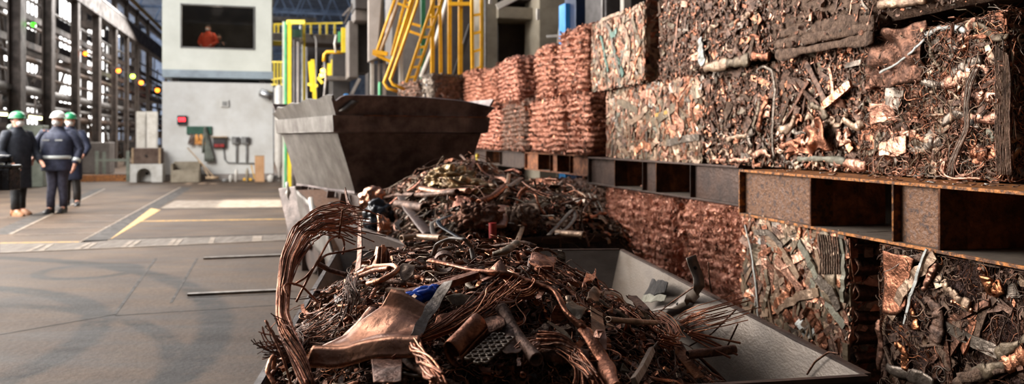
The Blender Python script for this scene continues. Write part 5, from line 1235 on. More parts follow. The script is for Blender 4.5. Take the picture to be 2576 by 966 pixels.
def seg_from_px(line, far_px, near_px, pxs, kinds):
    Pf, Pn = ray_line(far_px, *line), ray_line(near_px, *line); L = np.linalg.norm(Pn - Pf)
    fr = [np.linalg.norm(ray_line(p, *line) - Pf) / L for p in pxs]
    return Pn, Pf, [(fr[i], fr[i + 1], kinds[i]) for i in range(len(kinds))]
P1L = ((1.66, 2.58), (1.27, 4.46)); P2L = ((1.42, 5.05), (.716, 7.6)); P3L = ((.765, 8.3), (.15, 10.4)); P4L = ((.15, 10.5), (-.6, 13.2))
pn, pf, sg = seg_from_px(P1L, 1859, 3100, [1859, 2038, 2245, 2362, 2640, 3000], 'popop')
pallet('rusty orange steel pallet nearest the camera under the tangled-wire bale', pn, pf, .895, 1.15, sg, 'rustorange', 1.0)
pn, pf, sg = seg_from_px(P2L, 1479, 1857, [1479, 1546, 1616, 1650, 1736, 1857], 'popop')
pallet('brown steel pallet under the pale strip bale', pn, pf, .895, 1.15, sg, 'brownsteel', .9, 'brownsteel')
pn, pf, sg = seg_from_px(P3L, 1320, 1477, [1320, 1353, 1383, 1401, 1433, 1477], 'popop')
pallet('dark brown steel pallet under the wide rounded copper bale', pn, pf, .93, 1.15, sg, 'rust', .9, 'rust')
pn, pf, sg = seg_from_px(P4L, 1170, 1312, [1170, 1222, 1257, 1312], 'pop')
pallet('black-brown steel pallet farthest down the row', pn, pf, .93, 1.15, sg, 'skipdark', .9, 'skipdark')
g = Geo(); c = at(1201, 395, 9.7); g.tube([c - Z * .10, c - Z * .04, c + Z * .02, c + Z * .04], [.016, .016, .024, .02], 'yellowbright', 12)
g.bar(c - Z * .10, np.array([c[0], c[1], 0]), .02, .02, 'steelcol')
tag(g.build('yellow_marker_post'), 'small yellow topped marker between the hopper and the far pallet', 'knob')
# loose offcuts on the rusty pallet
for i in range(34):
    px = rng.uniform(1880, 2480); p = ray_line(px, *P1L); p = np.array([p[0], p[1], 1.153]); p = p + np.array([.14, .03, 0]) * rng.uniform(.1, 1)
    loc = curvy(1, 6, rng.uniform(.015, .05), .6, .3, .2); Pl = place(loc, p[None], rdir(1), Z[None]); Pl[..., 2] = 1.1545 + np.abs(Pl[..., 2] - 1.1545)
    v, f, _ = sweep(Pl, np.array([rng.uniform(.005, .014)]), np.array([.003]), 4, up=Z[None], rect=True); g = Geo(); g.add(v, f, ['cu_pink', 'cu_mid', 'whitish', 'tan', 'dirt'][i % 5])
    tag(g.build('metal_crumb'), 'small metal offcut lying on the edge of the rusty pallet', 'offcut', 'offcuts on the rusty pallet edge')
# ---------------------------------------------------------------- skips and hopper
def skip(label, NL, NR, FR, FL, z, inset, zb, m_in, m_out, name='scrap_skip', t=.012):
    c = [np.array([*p, z]) for p in (NL, NR, FR, FL)]; cen = sum(c) / 4
    bt = []
    for p in c:
        d = nrm((cen - p) * np.array([1, 1, 0])); q = p + d * inset; q[2] = zb; bt.append(q)
    e = empty(name, (cen[0], cen[1], 0), label, 'skip')
    nm = ('near_wall', 'right_wall', 'far_wall', 'left_wall')
    for i in range(4):
        a, b = c[i], c[(i + 1) % 4]; qa, qb = bt[i], bt[(i + 1) % 4]
        out = nrm(np.cross(b - a, Z)); out = out if (((a + b) / 2 - cen) @ out) > 0 else -out
        g = Geo(); r = 14
        for (off, m_) in ((0, m_in), (t, m_out)):
            s, tt = np.meshgrid(np.linspace(0, 1, r), np.linspace(0, 1, r))
            P = a * ((1 - s) * (1 - tt))[..., None] + b * (s * (1 - tt))[..., None] + qb * (s * tt)[..., None] + qa * ((1 - s) * tt)[..., None]
            P = P + out * (off + .006 * vnoise(P, 4, i + 3) * np.minimum(1, 6 * np.minimum(s, 1 - s)))[..., None]
            g.grid(P, m_)
            if off == 0: top0 = P[0]
            else:
                g.grid(np.stack([top0, P[0]]), m_out)
        g.build(nm[i], e)
        g = Geo(); g.bar(a + out * .012, b + out * .012, .018, .014, m_out); g.build('rim', e, False)
    g = Geo(); g.prism([q - Z * .012 for q in bt], bt, m_out); g.build('floor_plate', e, False)
    g = Geo()
    for q in bt:
        qq = q + nrm((cen - q) * np.array([1, 1, 0])) * .08; g = Geo(); g.bar(np.array([qq[0], qq[1], 0]), np.array([qq[0], qq[1], zb]), .06, .06, m_out); g.build('foot', e, False)
    return e, c
S1 = dict(NL=(-.60, 1.80), NR=(.92, 2.08), FR=(.60, 4.43), FL=(-.95, 4.36))
s1, c1 = skip('near grey steel skip heaped with copper wire and pipe scrap', **S1, z=.70, inset=.42, zb=.12, m_in='skipgrey', m_out='skipdark')
S2 = dict(NL=(-.62, 4.72), NR=(.71, 5.21), FR=(.15, 7.1), FL=(-1.56, 6.56))
s2, c2 = skip('middle skip of pipe scrap between the near skip and the big hopper', **S2, z=.70, inset=.40, zb=.12, m_in='skipgrey', m_out='skipdark')
# right corner cap plate of the middle skip
# big hopper on a bogie
d1 = nrm(np.array([-.5, .866, 0])); d2 = np.array([.866, .5, 0])
R0 = np.array([-1.56, 7.0, 0]); LL, WW = 2.0, 1.50
def H_(a, b, z): return R0 + d1 * a + d2 * b + Z * z
e = empty('ore_hopper', H_(1, .7, .83), 'big dark steel hopper with a flared torn rim on a wheeled frame', 'hopper')
def hring(o_, z): return [H_(-o_, -o_, z), H_(-o_, WW + o_, z), H_(LL + o_, WW + o_, z), H_(LL + o_, -o_, z)]
low = [H_(.30, .28, .835), H_(.28, WW - .1, .835), H_(LL - .15, WW - .15, .835), H_(LL - .12, .16, .835)]
mid = hring(-.03, 1.37)
def wallgrid(ra, rb, i, m_, name, nz=10, wob=.008, tear=None):
    j = (i + 1) % 4; s, t_ = np.meshgrid(np.linspace(0, 1, 40), np.linspace(0, 1, nz))
    P = ra[i] * ((1 - s) * (1 - t_))[..., None] + ra[j] * (s * (1 - t_))[..., None] + rb[j] * (s * t_)[..., None] + rb[i] * ((1 - s) * t_)[..., None]
    P = P + np.stack([vnoise(P, 3, 2), vnoise(P, 3, 5), 0 * s], -1) * wob
    if tear is not None: P[..., 2] += t_ * tear(s[0])[None]
    g = Geo(); g.grid(P, m_); o = g.build(name, e); md = o.modifiers.new('s', 'SOLIDIFY'); md.thickness = .02; o.modifiers.new('es', 'EDGE_SPLIT').split_angle = .6; return o
names_ = ('front_wall', 'right_wall', 'back_wall', 'side_wall')
lip0 = hring(.02, 1.385); lip1 = hring(.035, 1.53); lip2 = hring(.0, 1.53); top = hring(.06, 1.70)
tears = (lambda s: -.03 * (s > .8) * (s - .8) * 5 - .05 * s ** 2 + .02 * np.sin(s * 3) - .05 * np.exp(-((s - .02) / .03) ** 2), lambda s: 0 * s, lambda s: 0 * s, lambda s: -.055 * (1 - s) ** 1.5 + .012 * np.sin(s * 22) - .05 * (s < .08))
for i in range(4):
    mo = 'hopper' if i == 3 else 'hopperdark'
    wallgrid(low, mid, i, mo, names_[i], 12)
    wallgrid(mid, lip0, i, mo, 'lip_step', 2, 0)
    wallgrid(lip0, lip1, i, mo, 'rim_band', 4, .004)
    wallgrid(lip2, top, i, mo, 'flared_rim', 5, .012, tears[i])
g = Geo(); g.prism([q - Z * .02 for q in low], low, 'hopperdark'); g.build('bottom_plate', e, False)
# curled torn corner
g = Geo(); k = 12; rows = []
for j in range(k):
    a_ = j / (k - 1) * 3.6 - .6
    rows.append([H_(-.05, .03 + .035 * q, 1.56 + .032 * q) + d2 * (.03 - .03 * math.cos(a_)) - d1 * (.025 * math.sin(a_)) for q in range(4)])
g.grid(np.array(rows), 'hopper'); o = g.build('curled_corner', e); o.modifiers.new('s', 'SOLIDIFY').thickness = .012; tag(o, 'curled torn rim corner')
g = Geo(); g.bar(H_(-.045, .25, 1.532), H_(-.045, WW, 1.532), .012, .008, 'rust'); g.build('rust_seam', e, False)
# bogie frame and wheels
f = empty('hopper_bogie', H_(1, .7, 0), 'dark wheeled frame with jaws carrying the big hopper', 'bogie')
for b_ in (.25, WW - .3):
    g = Geo(); g.bar(H_(-.05, b_, .74), H_(LL + .05, b_, .74), .09, .15, 'skipdark'); g.build('side_beam', f, False)
for a_ in (.30, 1.0, LL - .25):
    g = Geo(); g.bar(H_(a_, .05, .66), H_(a_, WW - .1, .66), .10, .10, 'skipdark'); g.build('cross_beam', f, False)
for a_ in (.22, .62, 1.1, 1.55):
    g = Geo(); g.bar(H_(a_, .16, .82), H_(a_ - .03, .10, .52), .07, .05, 'brownsteel'); g.tube([H_(a_, .12, .70), H_(a_, .07, .70), H_(a_, .02, .70)], .05, 'skipdark', 14); g.build('clamp_arm', f, False)
for a_ in (.2, .9, 1.6):
    for b_ in (.1, WW - .2):
        c = H_(a_, b_, .28); g = Geo(); g.tube([c - d2 * .06, c - d2 * .05, c + d2 * .05, c + d2 * .06], [.10, .27, .27, .10], 'skipdark', 24); g.tube([c - d2 * .09, c, c + d2 * .09], .05, 'brownsteel', 12); g.build('wheel', f, True, smangle=40)
        g = Geo(); g.bar(c, c + Z * .42, .08, .06, 'skipdark'); g.build('axle_strut', f, False)
g = Geo(); g.tube([at(722, 460, 8.0), at(723, 470, 7.95), at(728, 485, 7.95), at(726, 500, 7.95), at(722, 485, 7.95), at(723, 468, 7.95)], .016, 'whitepost', 10); o_ = g.build('hanging_ring', f)
# pale tipping tray and dark end plate beside it
e2 = empty('tipping_tray', at(800, 600, 7.0) * np.array([1, 1, 0]), 'pale grey battered tray lying left of the middle skip', 'tray')
g = Geo()
A0, A1 = at(748, 478, 7.9), at(819, 541, 6.75); B0, B1 = at(768, 588, 7.75), at(851, 684, 6.3)
B1 = at(851, 684, 6.3)
s, t_ = np.meshgrid(np.linspace(0, 1, 20), np.linspace(0, 1, 12))
P = A0 * ((1 - s) * (1 - t_))[..., None] + A1 * (s * (1 - t_))[..., None] + B1 * (s * t_)[..., None] + B0 * ((1 - s) * t_)[..., None]
g.grid(P + (.012 * vnoise(P, 6, 3))[..., None] * np.array([-1, 0, 0]), 'hopper'); o = g.build('side_plate', e2); o.modifiers.new('s', 'SOLIDIFY').thickness = .02
g = Geo(); w3 = np.array([.34, .22, 0])
g.prism([B1, B1 + w3 * .6, B0 + w3 * .8, B0], [A1, A1 + w3, A0 + w3, A0], 'rustplate'); g.build('tray_block', e2, False)
g = Geo(); g.bar(at(765, 512, 7.6), at(806, 560, 6.7), .02, .05, 'skipdark'); g.build('dark_seam', e2, False)
g = Geo(); g.tube([at(781, 500, 7.1), at(786, 530, 6.95), at(795, 570, 6.8)], .022, 'whitepost', 8); g.build('white_lever', e2)
for i in range(5): 
    q = i / 5; g = Geo(); g.bar(B0 + (B1 - B0) * (q + .1) - Z * 0 + w3 * .3, (B0 + (B1 - B0) * (q + .1) + w3 * .3) * np.array([1, 1, 0]), .05, .05, 'skipdark') ; 
    if i in (0, 4): g.build('foot', e2, False)
g = Geo(); P4 = [at(699, 474, 8.4), at(742, 468, 8.2), at(770, 590, 7.9), at(738, 648, 8.0)]
nn = np.array([.05, .06, 0])
g.prism([P4[3], P4[2], P4[2] + nn, P4[3] + nn], [P4[0], P4[1], P4[1] + nn, P4[0] + nn], 'skipdark')
g.bar((P4[2] + P4[3]) / 2 + nn, (P4[2] + P4[3]) / 2 * np.array([1, 1, 0]) + nn, .1, .05, 'skipdark')
tag(g.build('dark_end_plate', smooth=False, bevel=.01), 'dark leaning steel end plate at the hopper foot', 'plate')
# ---------------------------------------------------------------- scrap heaps
class Heap:
    def __init__(s, NL, NR, FR, FL, f):
        s.O = np.array(NL); s.ex = (np.array(NR) - s.O + np.array(FR) - np.array(FL)) / 2; s.ey = (np.array(FL) - s.O + np.array(FR) - np.array(NR)) / 2
        s.Mi = np.linalg.inv(np.stack([s.ex, s.ey], 1)); s.f = f
    def st(s, xy): return (np.asarray(xy)[..., :2] - s.O) @ s.Mi.T
    def z(s, xy):
        q = s.st(xy); return s.f(q[..., 0], q[..., 1], np.asarray(xy))
    def xy(s, a, b): return s.O + np.asarray(a)[..., None] * s.ex + np.asarray(b)[..., None] * s.ey
    def pt(s, xy, dz=0): return np.concatenate([xy, (s.z(xy) + dz)[..., None]], -1)
    def normal(s, xy):
        e = .03; zx = (s.z(xy + [e, 0]) - s.z(xy - [e, 0])) / (2 * e); zy = (s.z(xy + [0, e]) - s.z(xy - [0, e])) / (2 * e)
        return nrm(np.stack([-zx, -zy, np.ones_like(zx)], -1))
    def hit(s, px, py, dz=0.0):
        """point over the heap at a picture position"""
        r = np.array([(px - CX) / F, 1, -(py - HY) / F]); o = np.array([0, 0, CAMZ]); lo = None
        for Y in np.arange(1.2, 9, .01):
            p = o + r * Y
            if p[2] < s.z(p[:2]) + dz: return p
        return o + r * Y
def sm(x): x = np.clip(x, 0, 1); return x * x * (3 - 2 * x)
def f1(s, t, xy):
    p = np.concatenate([xy, np.zeros(xy.shape[:-1] + (1,))], -1)
    A = .70 + .16 * sm(s / .22) + .05 * np.exp(-((s - .38) / .2) ** 2 - ((t - .40) / .25) ** 2)
    A = A - .58 * np.clip((s - .48 - .03 * np.sin(t * 5)) / .52, 0, 1) ** 1.5
    A = A - .13 * (1 - sm((t + .02) / .20)) - .19 * sm((t - .46) / .5)
    return A + .020 * vnoise(p, 5, 3) + .014 * vnoise(p, 13, 5)
def f2(s, t, xy):
    p = np.concatenate([xy, np.zeros(xy.shape[:-1] + (1,))], -1)
    A = .66 + .27 * sm(s / .30) * sm((1.25 - s) / .5) * sm((t + .12) / .35) + .20 * np.exp(-((s - .50) / .22) ** 2 - ((t - .72) / .25) ** 2)
    A = A - .16 * sm((s - .85) / .2)
    return A + .03 * vnoise(p, 5, 8) + .015 * vnoise(p, 12, 9)
HP1 = Heap(S1['NL'], S1['NR'], S1['FR'], S1['FL'], f1); HP2 = Heap(S2['NL'], S2['NR'], S2['FR'], S2['FL'], f2)
def mound(hp, label, name, smax, grp, n_fine, scale=1.0, pal=None, lean=1.0):
    g = Geo(); s, t = np.meshgrid(np.linspace(.015, smax, 70), np.linspace(.01, .985, 90)); xy = hp.xy(s, t)
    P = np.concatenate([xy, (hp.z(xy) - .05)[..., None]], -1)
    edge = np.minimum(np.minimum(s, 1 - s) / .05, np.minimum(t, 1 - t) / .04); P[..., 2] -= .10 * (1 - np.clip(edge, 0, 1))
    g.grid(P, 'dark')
    names, probs = pal
    for kind, frac in (('wire', .58), ('strip', .15), ('chip', .19), ('pipe', .08)):
        N = int(n_fine * frac); a = rng.uniform(.02, smax, N); b = rng.uniform(.01, .985, N); xy = hp.xy(a, b)
        nn_ = nrm(hp.normal(xy) + rng.normal(0, .35, (N, 3))); O = hp.pt(xy, 0) + Z * rng.uniform(-.05, .008, N)[:, None]
        if kind == 'wire': ln, w, th, k, cu, wg, lf = rng.gamma(2.6, .045, N).clip(.03, .4), rng.uniform(.0014, .0036, N), None, 12, 1.6, .8, .45
        elif kind == 'strip': ln, w, th, k, cu, wg, lf = rng.gamma(3, .03, N).clip(.03, .25), rng.uniform(.008, .024, N), rng.uniform(.001, .0025, N), 8, 1.0, .3, .7
        elif kind == 'chip': ln, w, th, k, cu, wg, lf = rng.uniform(.015, .06, N), rng.uniform(.006, .03, N), rng.uniform(.002, .012, N), 4, .7, .3, .6
        else: ln, w, th, k, cu, wg, lf = rng.gamma(3, .035, N).clip(.04, .3), rng.uniform(.008, .022, N), None, 8, .5, .2, .25
        loc = curvy(N, k, ln * scale, cu, wg, lf); E = rdir(N)
        Pl = place(loc, O, E, nn_); w = w * scale
        Pl[..., 2] = np.minimum(Pl[..., 2], (hp.z(Pl[..., :2].reshape(-1, 2)).reshape(N, -1) + .02))
        if kind == 'wire': v, f, pi = sweep(Pl, w, w, 4, up=nn_)
        elif kind == 'pipe': v, f, pi = sweep(Pl, w, w * rng.uniform(.4, .95, N), 6, up=nn_, hollow=True)
        else: v, f, pi = sweep(Pl, w, th * scale, 4, up=nn_, rect=True, twist=np.linspace(-1, 1, k)[None] * rng.normal(0, .7, (N, 1)))
        g.add(v, f, pick(g, names, probs, N)[pi], sm=kind in ('wire', 'pipe'))
    o = g.build(name); tag(o, label, 'scrap', None, 'stuff'); return o
PALH = (['cu_mid', 'cu_brown', 'cu_dark', 'cu_bright', 'cu_pink', 'cu_orange', 'olive', 'greymetal', 'tan', 'dirt', 'verdigris'], [26, 24, 20, 6, 4, 4, 3, 4, 4, 8, 0])
PALH2 = (['cu_mid', 'cu_brown', 'cu_dark', 'cu_pink', 'olive', 'greymetal', 'tan', 'dirt', 'cu_red'], [14, 20, 16, 5, 12, 12, 12, 8, 4])
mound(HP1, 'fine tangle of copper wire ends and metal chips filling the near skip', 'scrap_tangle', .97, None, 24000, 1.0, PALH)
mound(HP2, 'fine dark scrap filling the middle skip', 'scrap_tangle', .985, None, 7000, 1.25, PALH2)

def solo(name, P, w, t, m, label, cat, group=None, sides=8, rect=False, hollow=False, up=None, twist=None):
    P = np.asarray(P, float); v, f, _ = sweep(P[None], np.atleast_2d(w), None if t is None else np.atleast_2d(t), sides, up=None if up is None else np.asarray(up)[None], rect=rect, hollow=hollow, twist=twist)
    g = Geo(); g.add(v, f, m, sm=not rect); return tag(g.build(name), label, cat, group)
def smoothprof(k, w, amt):
    s = np.linspace(0, 1, k); return w * (1 + amt * (.6 * np.sin(s * rng.uniform(3, 9) + rng.uniform(0, 6)) + .4 * np.sin(s * rng.uniform(10, 18) + rng.uniform(0, 6))))
def scatter_solo(hp, n, kind, where, grp, smax, scale=1.0, pal=None):
    names, probs = pal; p = np.array(probs, float); p /= p.sum()
    for i in range(n):
        a, b = rng.uniform(.03, smax), rng.uniform(.03, .96); xy = hp.xy(a, b); nn_ = nrm(hp.normal(xy) + rng.normal(0, .25, 3)); O = hp.pt(xy, rng.uniform(0, .02)); m_ = names[rng.choice(len(names), p=p)]
        if kind == 'wire': k, L, cu, wg, lf = 34, rng.gamma(4, .09) + .1, 2.0, .7, .26
        elif kind == 'pipe': k, L, cu, wg, lf = 18, rng.gamma(4, .05) + .06, .5, .15, .12
        elif kind == 'strip': k, L, cu, wg, lf = 20, rng.gamma(4, .05) + .05, .9, .25, .4
        elif kind == 'plate': k, L, cu, wg, lf = 14, rng.uniform(.05, .16), .5, .1, .5
        loc = curvy(1, k, L * scale, cu, wg, lf); P = place(loc, O[None], rdir(1), nn_[None])[0]
        zz = hp.z(P[:, :2]); 
        q = hp.st(P[:, :2])
        if (q < -.04).any() or (q > 1.0).any(): 
            c = hp.xy(.5, .5); P[:, :2] += (c - xy) * .12
        low = (P[:, 2] - hp.z(P[:, :2])).mean(); P[:, 2] -= low - rng.uniform(.004, .022)
        P[:, 2] = np.minimum(P[:, 2], hp.z(P[:, :2]) + .055 * scale)
        if kind == 'wire': solo('copper_wire', P, rng.uniform(.0018, .0042) * scale, None, m_, *where['wire'], grp, 6, up=nn_)
        elif kind == 'pipe':
            w = rng.uniform(.008, .020) * scale; W = smoothprof(k, w, .12); W[:3] *= rng.choice([1, 1.15]); solo('pipe_offcut', P, W, W * (1 - .5 * rng.uniform(0, 1) * np.abs(np.sin(np.linspace(0, 3, k) + rng.uniform(0, 3)))), m_, *where['pipe'], grp, 12, hollow=True, up=nn_)
        elif kind == 'strip':
            w = rng.uniform(.008, .022) * scale; solo('metal_strip', P, smoothprof(k, w, .1), .0016 * scale, m_, *where['strip'], grp, 4, True, up=nn_, twist=np.linspace(0, rng.normal(0, 1.6), k)[None])
        else:
            w = rng.uniform(.03, .09) * scale; W = smoothprof(k, w, .3); W[0] *= .4; W[-1] *= .5; solo('sheet_offcut', P, W, .002, m_, *where['plate'], grp, 4, True, up=nn_, twist=np.linspace(0, rng.normal(0, .7), k)[None])
W1 = dict(wire=('thin bent copper wire loose on the near scrap heap', 'wire'), pipe=('short cut copper pipe on the near scrap heap', 'pipe'), strip=('narrow bent metal strip on the near scrap heap', 'strip'), plate=('small crumpled sheet offcut on the near scrap heap', 'sheet offcut'))
W2 = dict(wire=('bent wire on the scrap heap of the middle skip', 'wire'), pipe=('pipe offcut on the scrap heap of the middle skip', 'pipe'), strip=('bent strip on the scrap heap of the middle skip', 'strip'), plate=('sheet offcut on the scrap heap of the middle skip', 'sheet offcut'))
for k_, n_ in (('wire', 190), ('pipe', 100), ('strip', 120), ('plate', 60)):
    scatter_solo(HP1, n_, k_, W1, 'small %ss on the near scrap heap' % W1[k_][1], .86, 1.0, PALH)
for k_, n_ in (('wire', 60), ('pipe', 110), ('strip', 70), ('plate', 40)):
    scatter_solo(HP2, n_, k_, W2, '%ss on the middle scrap heap' % W2[k_][1], .97, 1.45, PALH2)

# ---- pieces that stand out on the near heap
def h1(px, py, dz=.0): return HP1.hit(px, py, dz)
def hpoly(pts, k=30, hp=HP1):
    return bez([hp.hit(p[0], p[1], p[2] if len(p) > 2 else .02) for p in pts], k)
def hero(name, pts, w, t, m, label, cat, hp=HP1, k=36, amt=.08, sides=12, rect=False, hollow=False, twist=0, up=None, group=None, raw=False):
    P = bez(pts, k) if raw else hpoly(pts, k, hp)
    W = smoothprof(k, w, amt); T_ = (W if t is None else t * W / w)
    return solo(name, P, W, T_, m, label, cat, group, sides, rect, hollow, Z if up is None else up, np.linspace(0, twist, k)[None] if twist else None)
def bundle(name, pts, radii, n, wr, m, label, twist=3.0, part='strand', ms=None, k=44, jit=.25, endj=0.0, raw=True, hp=HP1):
    P = bez(pts, k) if raw else hpoly(pts, k, hp); s = np.linspace(0, 1, k); R = np.interp(s, np.linspace(0, 1, len(radii)), radii)
    T = nrm(np.gradient(P, axis=0)); up = np.array([.2, .9, .3]); B = nrm(np.cross(T, up)); Nn = np.cross(B, T)
    e = empty(name, P[0], label, 'wire bundle')
    for i in range(n):
        a0 = rng.uniform(0, 6.28); r0 = math.sqrt(rng.uniform(.05, 1)); a = a0 + twist * s + jit * np.sin(s * rng.uniform(2, 7) + rng.uniform(0, 6))
        rr_ = R * r0 * (1 + .25 * np.sin(s * rng.uniform(3, 8) + a0))
        Q = P + B * (np.cos(a) * rr_)[:, None] + Nn * (np.sin(a) * rr_)[:, None]
        cut = k - int(rng.uniform(0, .14) * k) if endj else k
        if endj: Q = Q + (rng.normal(0, 1, 3) * endj)[None] * (s ** 4)[:, None]
        Q = Q[:cut]
        v, f, _ = sweep(Q[None], np.array([wr * 2 * rng.uniform(.8, 1.2)]), None, 6); g = Geo(); g.add(v, f, (ms or [m])[i % len(ms or [m])]); g.build(part, e)
    return e
# arching copper wire bundle at the left
Ya = 2.05
arch = [at(775, 975, 1.78), at(748, 905, 1.84), at(716, 840, 1.92), at(706, 790, 1.98), at(712, 720, 2.05), at(728, 650, 2.12), at(764, 590, 2.2), at(812, 556, 2.28), at(862, 553, 2.36), at(918, 572, 2.42)]
bundle('copper_wire_bundle', arch, [.014, .018, .020, .017, .018, .024, .032, .036, .040, .044], 52, .0017, 'cu_mid', 'thick twisted copper wire bundle arching up over the left rim of the near skip', 5.0, ms=['cu_mid', 'cu_bright', 'cu_dark', 'cu_mid', 'cu_red'], k=60, endj=.02)
for pts, lb in (([at(738, 716, 2.1), at(768, 700, 2.1), at(800, 660, 2.12), at(820, 640, 2.15), at(870, 632, 2.2), at(918, 622, 2.2)], 'loose copper wire curling right from the arching bundle'), ([at(745, 760, 2.08), at(775, 700, 2.1), at(800, 655, 2.12), at(830, 600, 2.2), at(860, 590, 2.25), at(869, 620, 2.25), at(862, 640, 2.25)], 'copper wire ending in a small loop beside the arching bundle'),
              ([at(668, 806, 1.8), at(690, 850, 1.78), at(712, 900, 1.76), at(735, 975, 1.74)], 'straight copper wire sticking out at the far left of the near skip'), ([at(852, 600, 2.25), at(858, 560, 2.25), at(862, 528, 2.25)], 'dark wire end rising through the arching bundle'),
              ([at(725, 745, 2.0), at(712, 722, 2.02), at(724, 710, 2.04), at(760, 720, 2.1), at(800, 760, 2.2)], 'thin flat copper loop left of the arching bundle')):
    hero('copper_wire', pts, .006, None, 'cu_mid', lb, 'wire', raw=True, amt=.02, sides=8)
hero('rusty_strip', [at(868, 478, 2.9), at(878, 520, 2.85), at(905, 560, 2.8), at(905, 640, 2.7), at(900, 680, 2.65)], .030, .003, 'cu_dark', 'dark rusty strip standing up behind the arching bundle', 'strip', raw=True, sides=4, rect=True, up=np.array([1, .3, 0]), twist=.6, amt=.05)
# large folded copper sheet
def quadsheet(name, quad, m, label, cat, fold=None, amp=.008, seed=1, th=.0025, res=30, wr=9, hp=HP1):
    q = [np.asarray(p, float) if len(p) == 3 and p[1] < 20 and p[0] < 20 else hp.hit(p[0], p[1], p[2] if len(p) > 2 else .03) for p in quad]
    s, t = np.meshgrid(np.linspace(0, 1, res), np.linspace(0, 1, res))
    P = (q[0] * ((1 - s) * (1 - t))[..., None] + q[1] * (s * (1 - t))[..., None] + q[2] * (s * t)[..., None] + q[3] * ((1 - s) * t)[..., None])
    P[..., 2] += amp * (np.abs(vnoise(P, wr, seed)) * 1.6 + .5 * vnoise(P, wr * 2.6, seed + 1))
    if fold is not None: P = P + fold(s, t)
    g = Geo(); g.grid(P, m); o = g.build(name); md = o.modifiers.new('s', 'SOLIDIFY'); md.thickness = th
    return tag(o, label, cat)
mat('sheetcopper', (198, 132, 100), (134, 84, 60), .95, .30, 9, .3, 30, c3=(164, 112, 84))
def fold1(s, t):
    d = np.zeros(s.shape + (3,)); d[..., 2] = -.026 * np.clip((t - .92) / .08, 0, 1) + .03 * np.clip((.12 - t) / .12, 0, 1) + .012 * np.exp(-((t - .9) / .03) ** 2)
    d[..., 1] = -.012 * np.clip((t - .88) / .12, 0, 1); return d
quadsheet('copper_sheet', [(985, 765, .055), (1082, 796, .06), (1054, 868, .085), (764, 908, .12)], 'sheetcopper', 'large folded copper sheet lying bright in front on the near heap', 'sheet', fold1, .010, 5, .003, 40, 8)
quadsheet('brown_sheet', [(934, 912, .05), (1012, 900, .05), (1010, 962, .09), (940, 965, .09)], 'cu_dark', 'brown copper sheet hanging below the large folded sheet', 'sheet', None, .008, 8)
quadsheet('copper_flap', [(1100, 800, .06), (1165, 780, .06), (1160, 815, .06), (1090, 830, .06)], 'cu_mid', 'bent copper flap right of the large folded sheet', 'sheet', None, .012, 9)
hero('crushed_pipe', [tuple(h1(838, 898, .06)), tuple(h1(880, 845, .06)), tuple(h1(915, 805, .06)), tuple(h1(938, 778, .06))], .032, .02, 'cu_pink', 'crushed pinkish pipe leaning beside the large folded sheet', 'pipe', raw=True, amt=.18, hollow=True)
hero('pointed_steel_strip', [tuple(h1(1045, 850, .09)), tuple(h1(1060, 815, .10)), tuple(h1(1095, 760, .10)), tuple(h1(1128, 708, .10))], .030, .003, 'greymetal', 'pointed grey strip rising right of the large folded sheet', 'strip', raw=True, sides=4, rect=True, twist=1.1, amt=.3, up=np.array([.3, -1, .3]))
# twisted wire bundles
bundle('copper_wire_bundle', [tuple(h1(1040, 862, .08)), tuple(h1(1045, 885, .08)), tuple(h1(1070, 915, .09)), tuple(h1(1105, 962, .10))], [.016, .016, .017, .018], 16, .0032, 'cu_pink', 'shiny pink twisted wire bundle running down from the folded sheet', 4, ms=['cu_pink', 'cu_mid', 'cu_bright'])
bundle('copper_wire_bundle', [(1055, 850, .05), (1110, 825, .06), (1160, 800, .06), (1215, 770, .05), (1290, 730, .05)], [.014, .03, .045, .05, .055], 44, .0017, 'cu_mid', 'fan of fine copper wires spreading right from the folded sheet', 1.2, ms=['cu_mid', 'cu_bright', 'cu_red', 'cu_dark'], raw=False, endj=.03)
bundle('copper_wire_bundle', [(1270, 690, .04), (1320, 740, .05), (1350, 720, .05), (1300, 730, .05), (1260, 760, .04)], [.02, .03, .03, .03, .02], 14, .0022, 'cu_orange', 'knot of bright curled copper wires at the middle of the near heap', 2.5, ms=['cu_orange', 'cu_bright', 'cu_mid'], raw=False)
bundle('copper_wire_bundle', [(1640, 800, .05), (1700, 806, .07), at(1755, 800, 2.75), at(1820, 783, 2.85), at(1885, 768, 2.95)], [.012, .020, .022, .022, .030], 40, .0017, 'cu_red', 'straight fan of bright copper wires reaching right over the skip wall', .8, ms=['cu_red', 'cu_bright', 'cu_mid', 'cu_orange'], raw=False) if False else None
fan = [h1(1640, 806, .03), h1(1690, 812, .05), at(1745, 804, 2.55), at(1815, 788, 2.62), at(1885, 766, 2.70)]
bundle('copper_wire_bundle', fan, [.010, .018, .024, .026, .034], 44, .0016, 'cu_red', 'straight fan of bright copper wires reaching right over the skip wall', .8, ms=['cu_mid', 'cu_bright', 'cu_red', 'cu_orange'], endj=.012)
bundle('copper_wire_bundle', [(1360, 860, .05), (1410, 870, .06), (1450, 905, .05), (1480, 970, .04)], [.03, .02, .024, .03], 20, .0028, 'cu_mid', 'dark twisted wire bundle curving down at the front centre', 2.2, ms=['cu_mid', 'cu_dark', 'cu_mid'], raw=False)
bundle('copper_wire_bundle', [(1360, 866, .05), (1340, 868, .05), (1310, 885, .04), (1300, 910, .03)], [.02, .03, .03, .02], 12, .0022, 'cu_pink', 'small curl of wires left of the dark twisted bundle', 2, raw=False)
bundle('copper_wire_bundle', [(1640, 790, .04), (1680, 815, .08), (1720, 850, .08), (1700, 880, .06), (1660, 850, .05)], [.02, .04, .05, .04, .02], 22, .0018, 'cu_mid', 'loose loops of fine wire under the straight copper fan', 2.5, ms=['cu_mid', 'cu_orange'], raw=False)
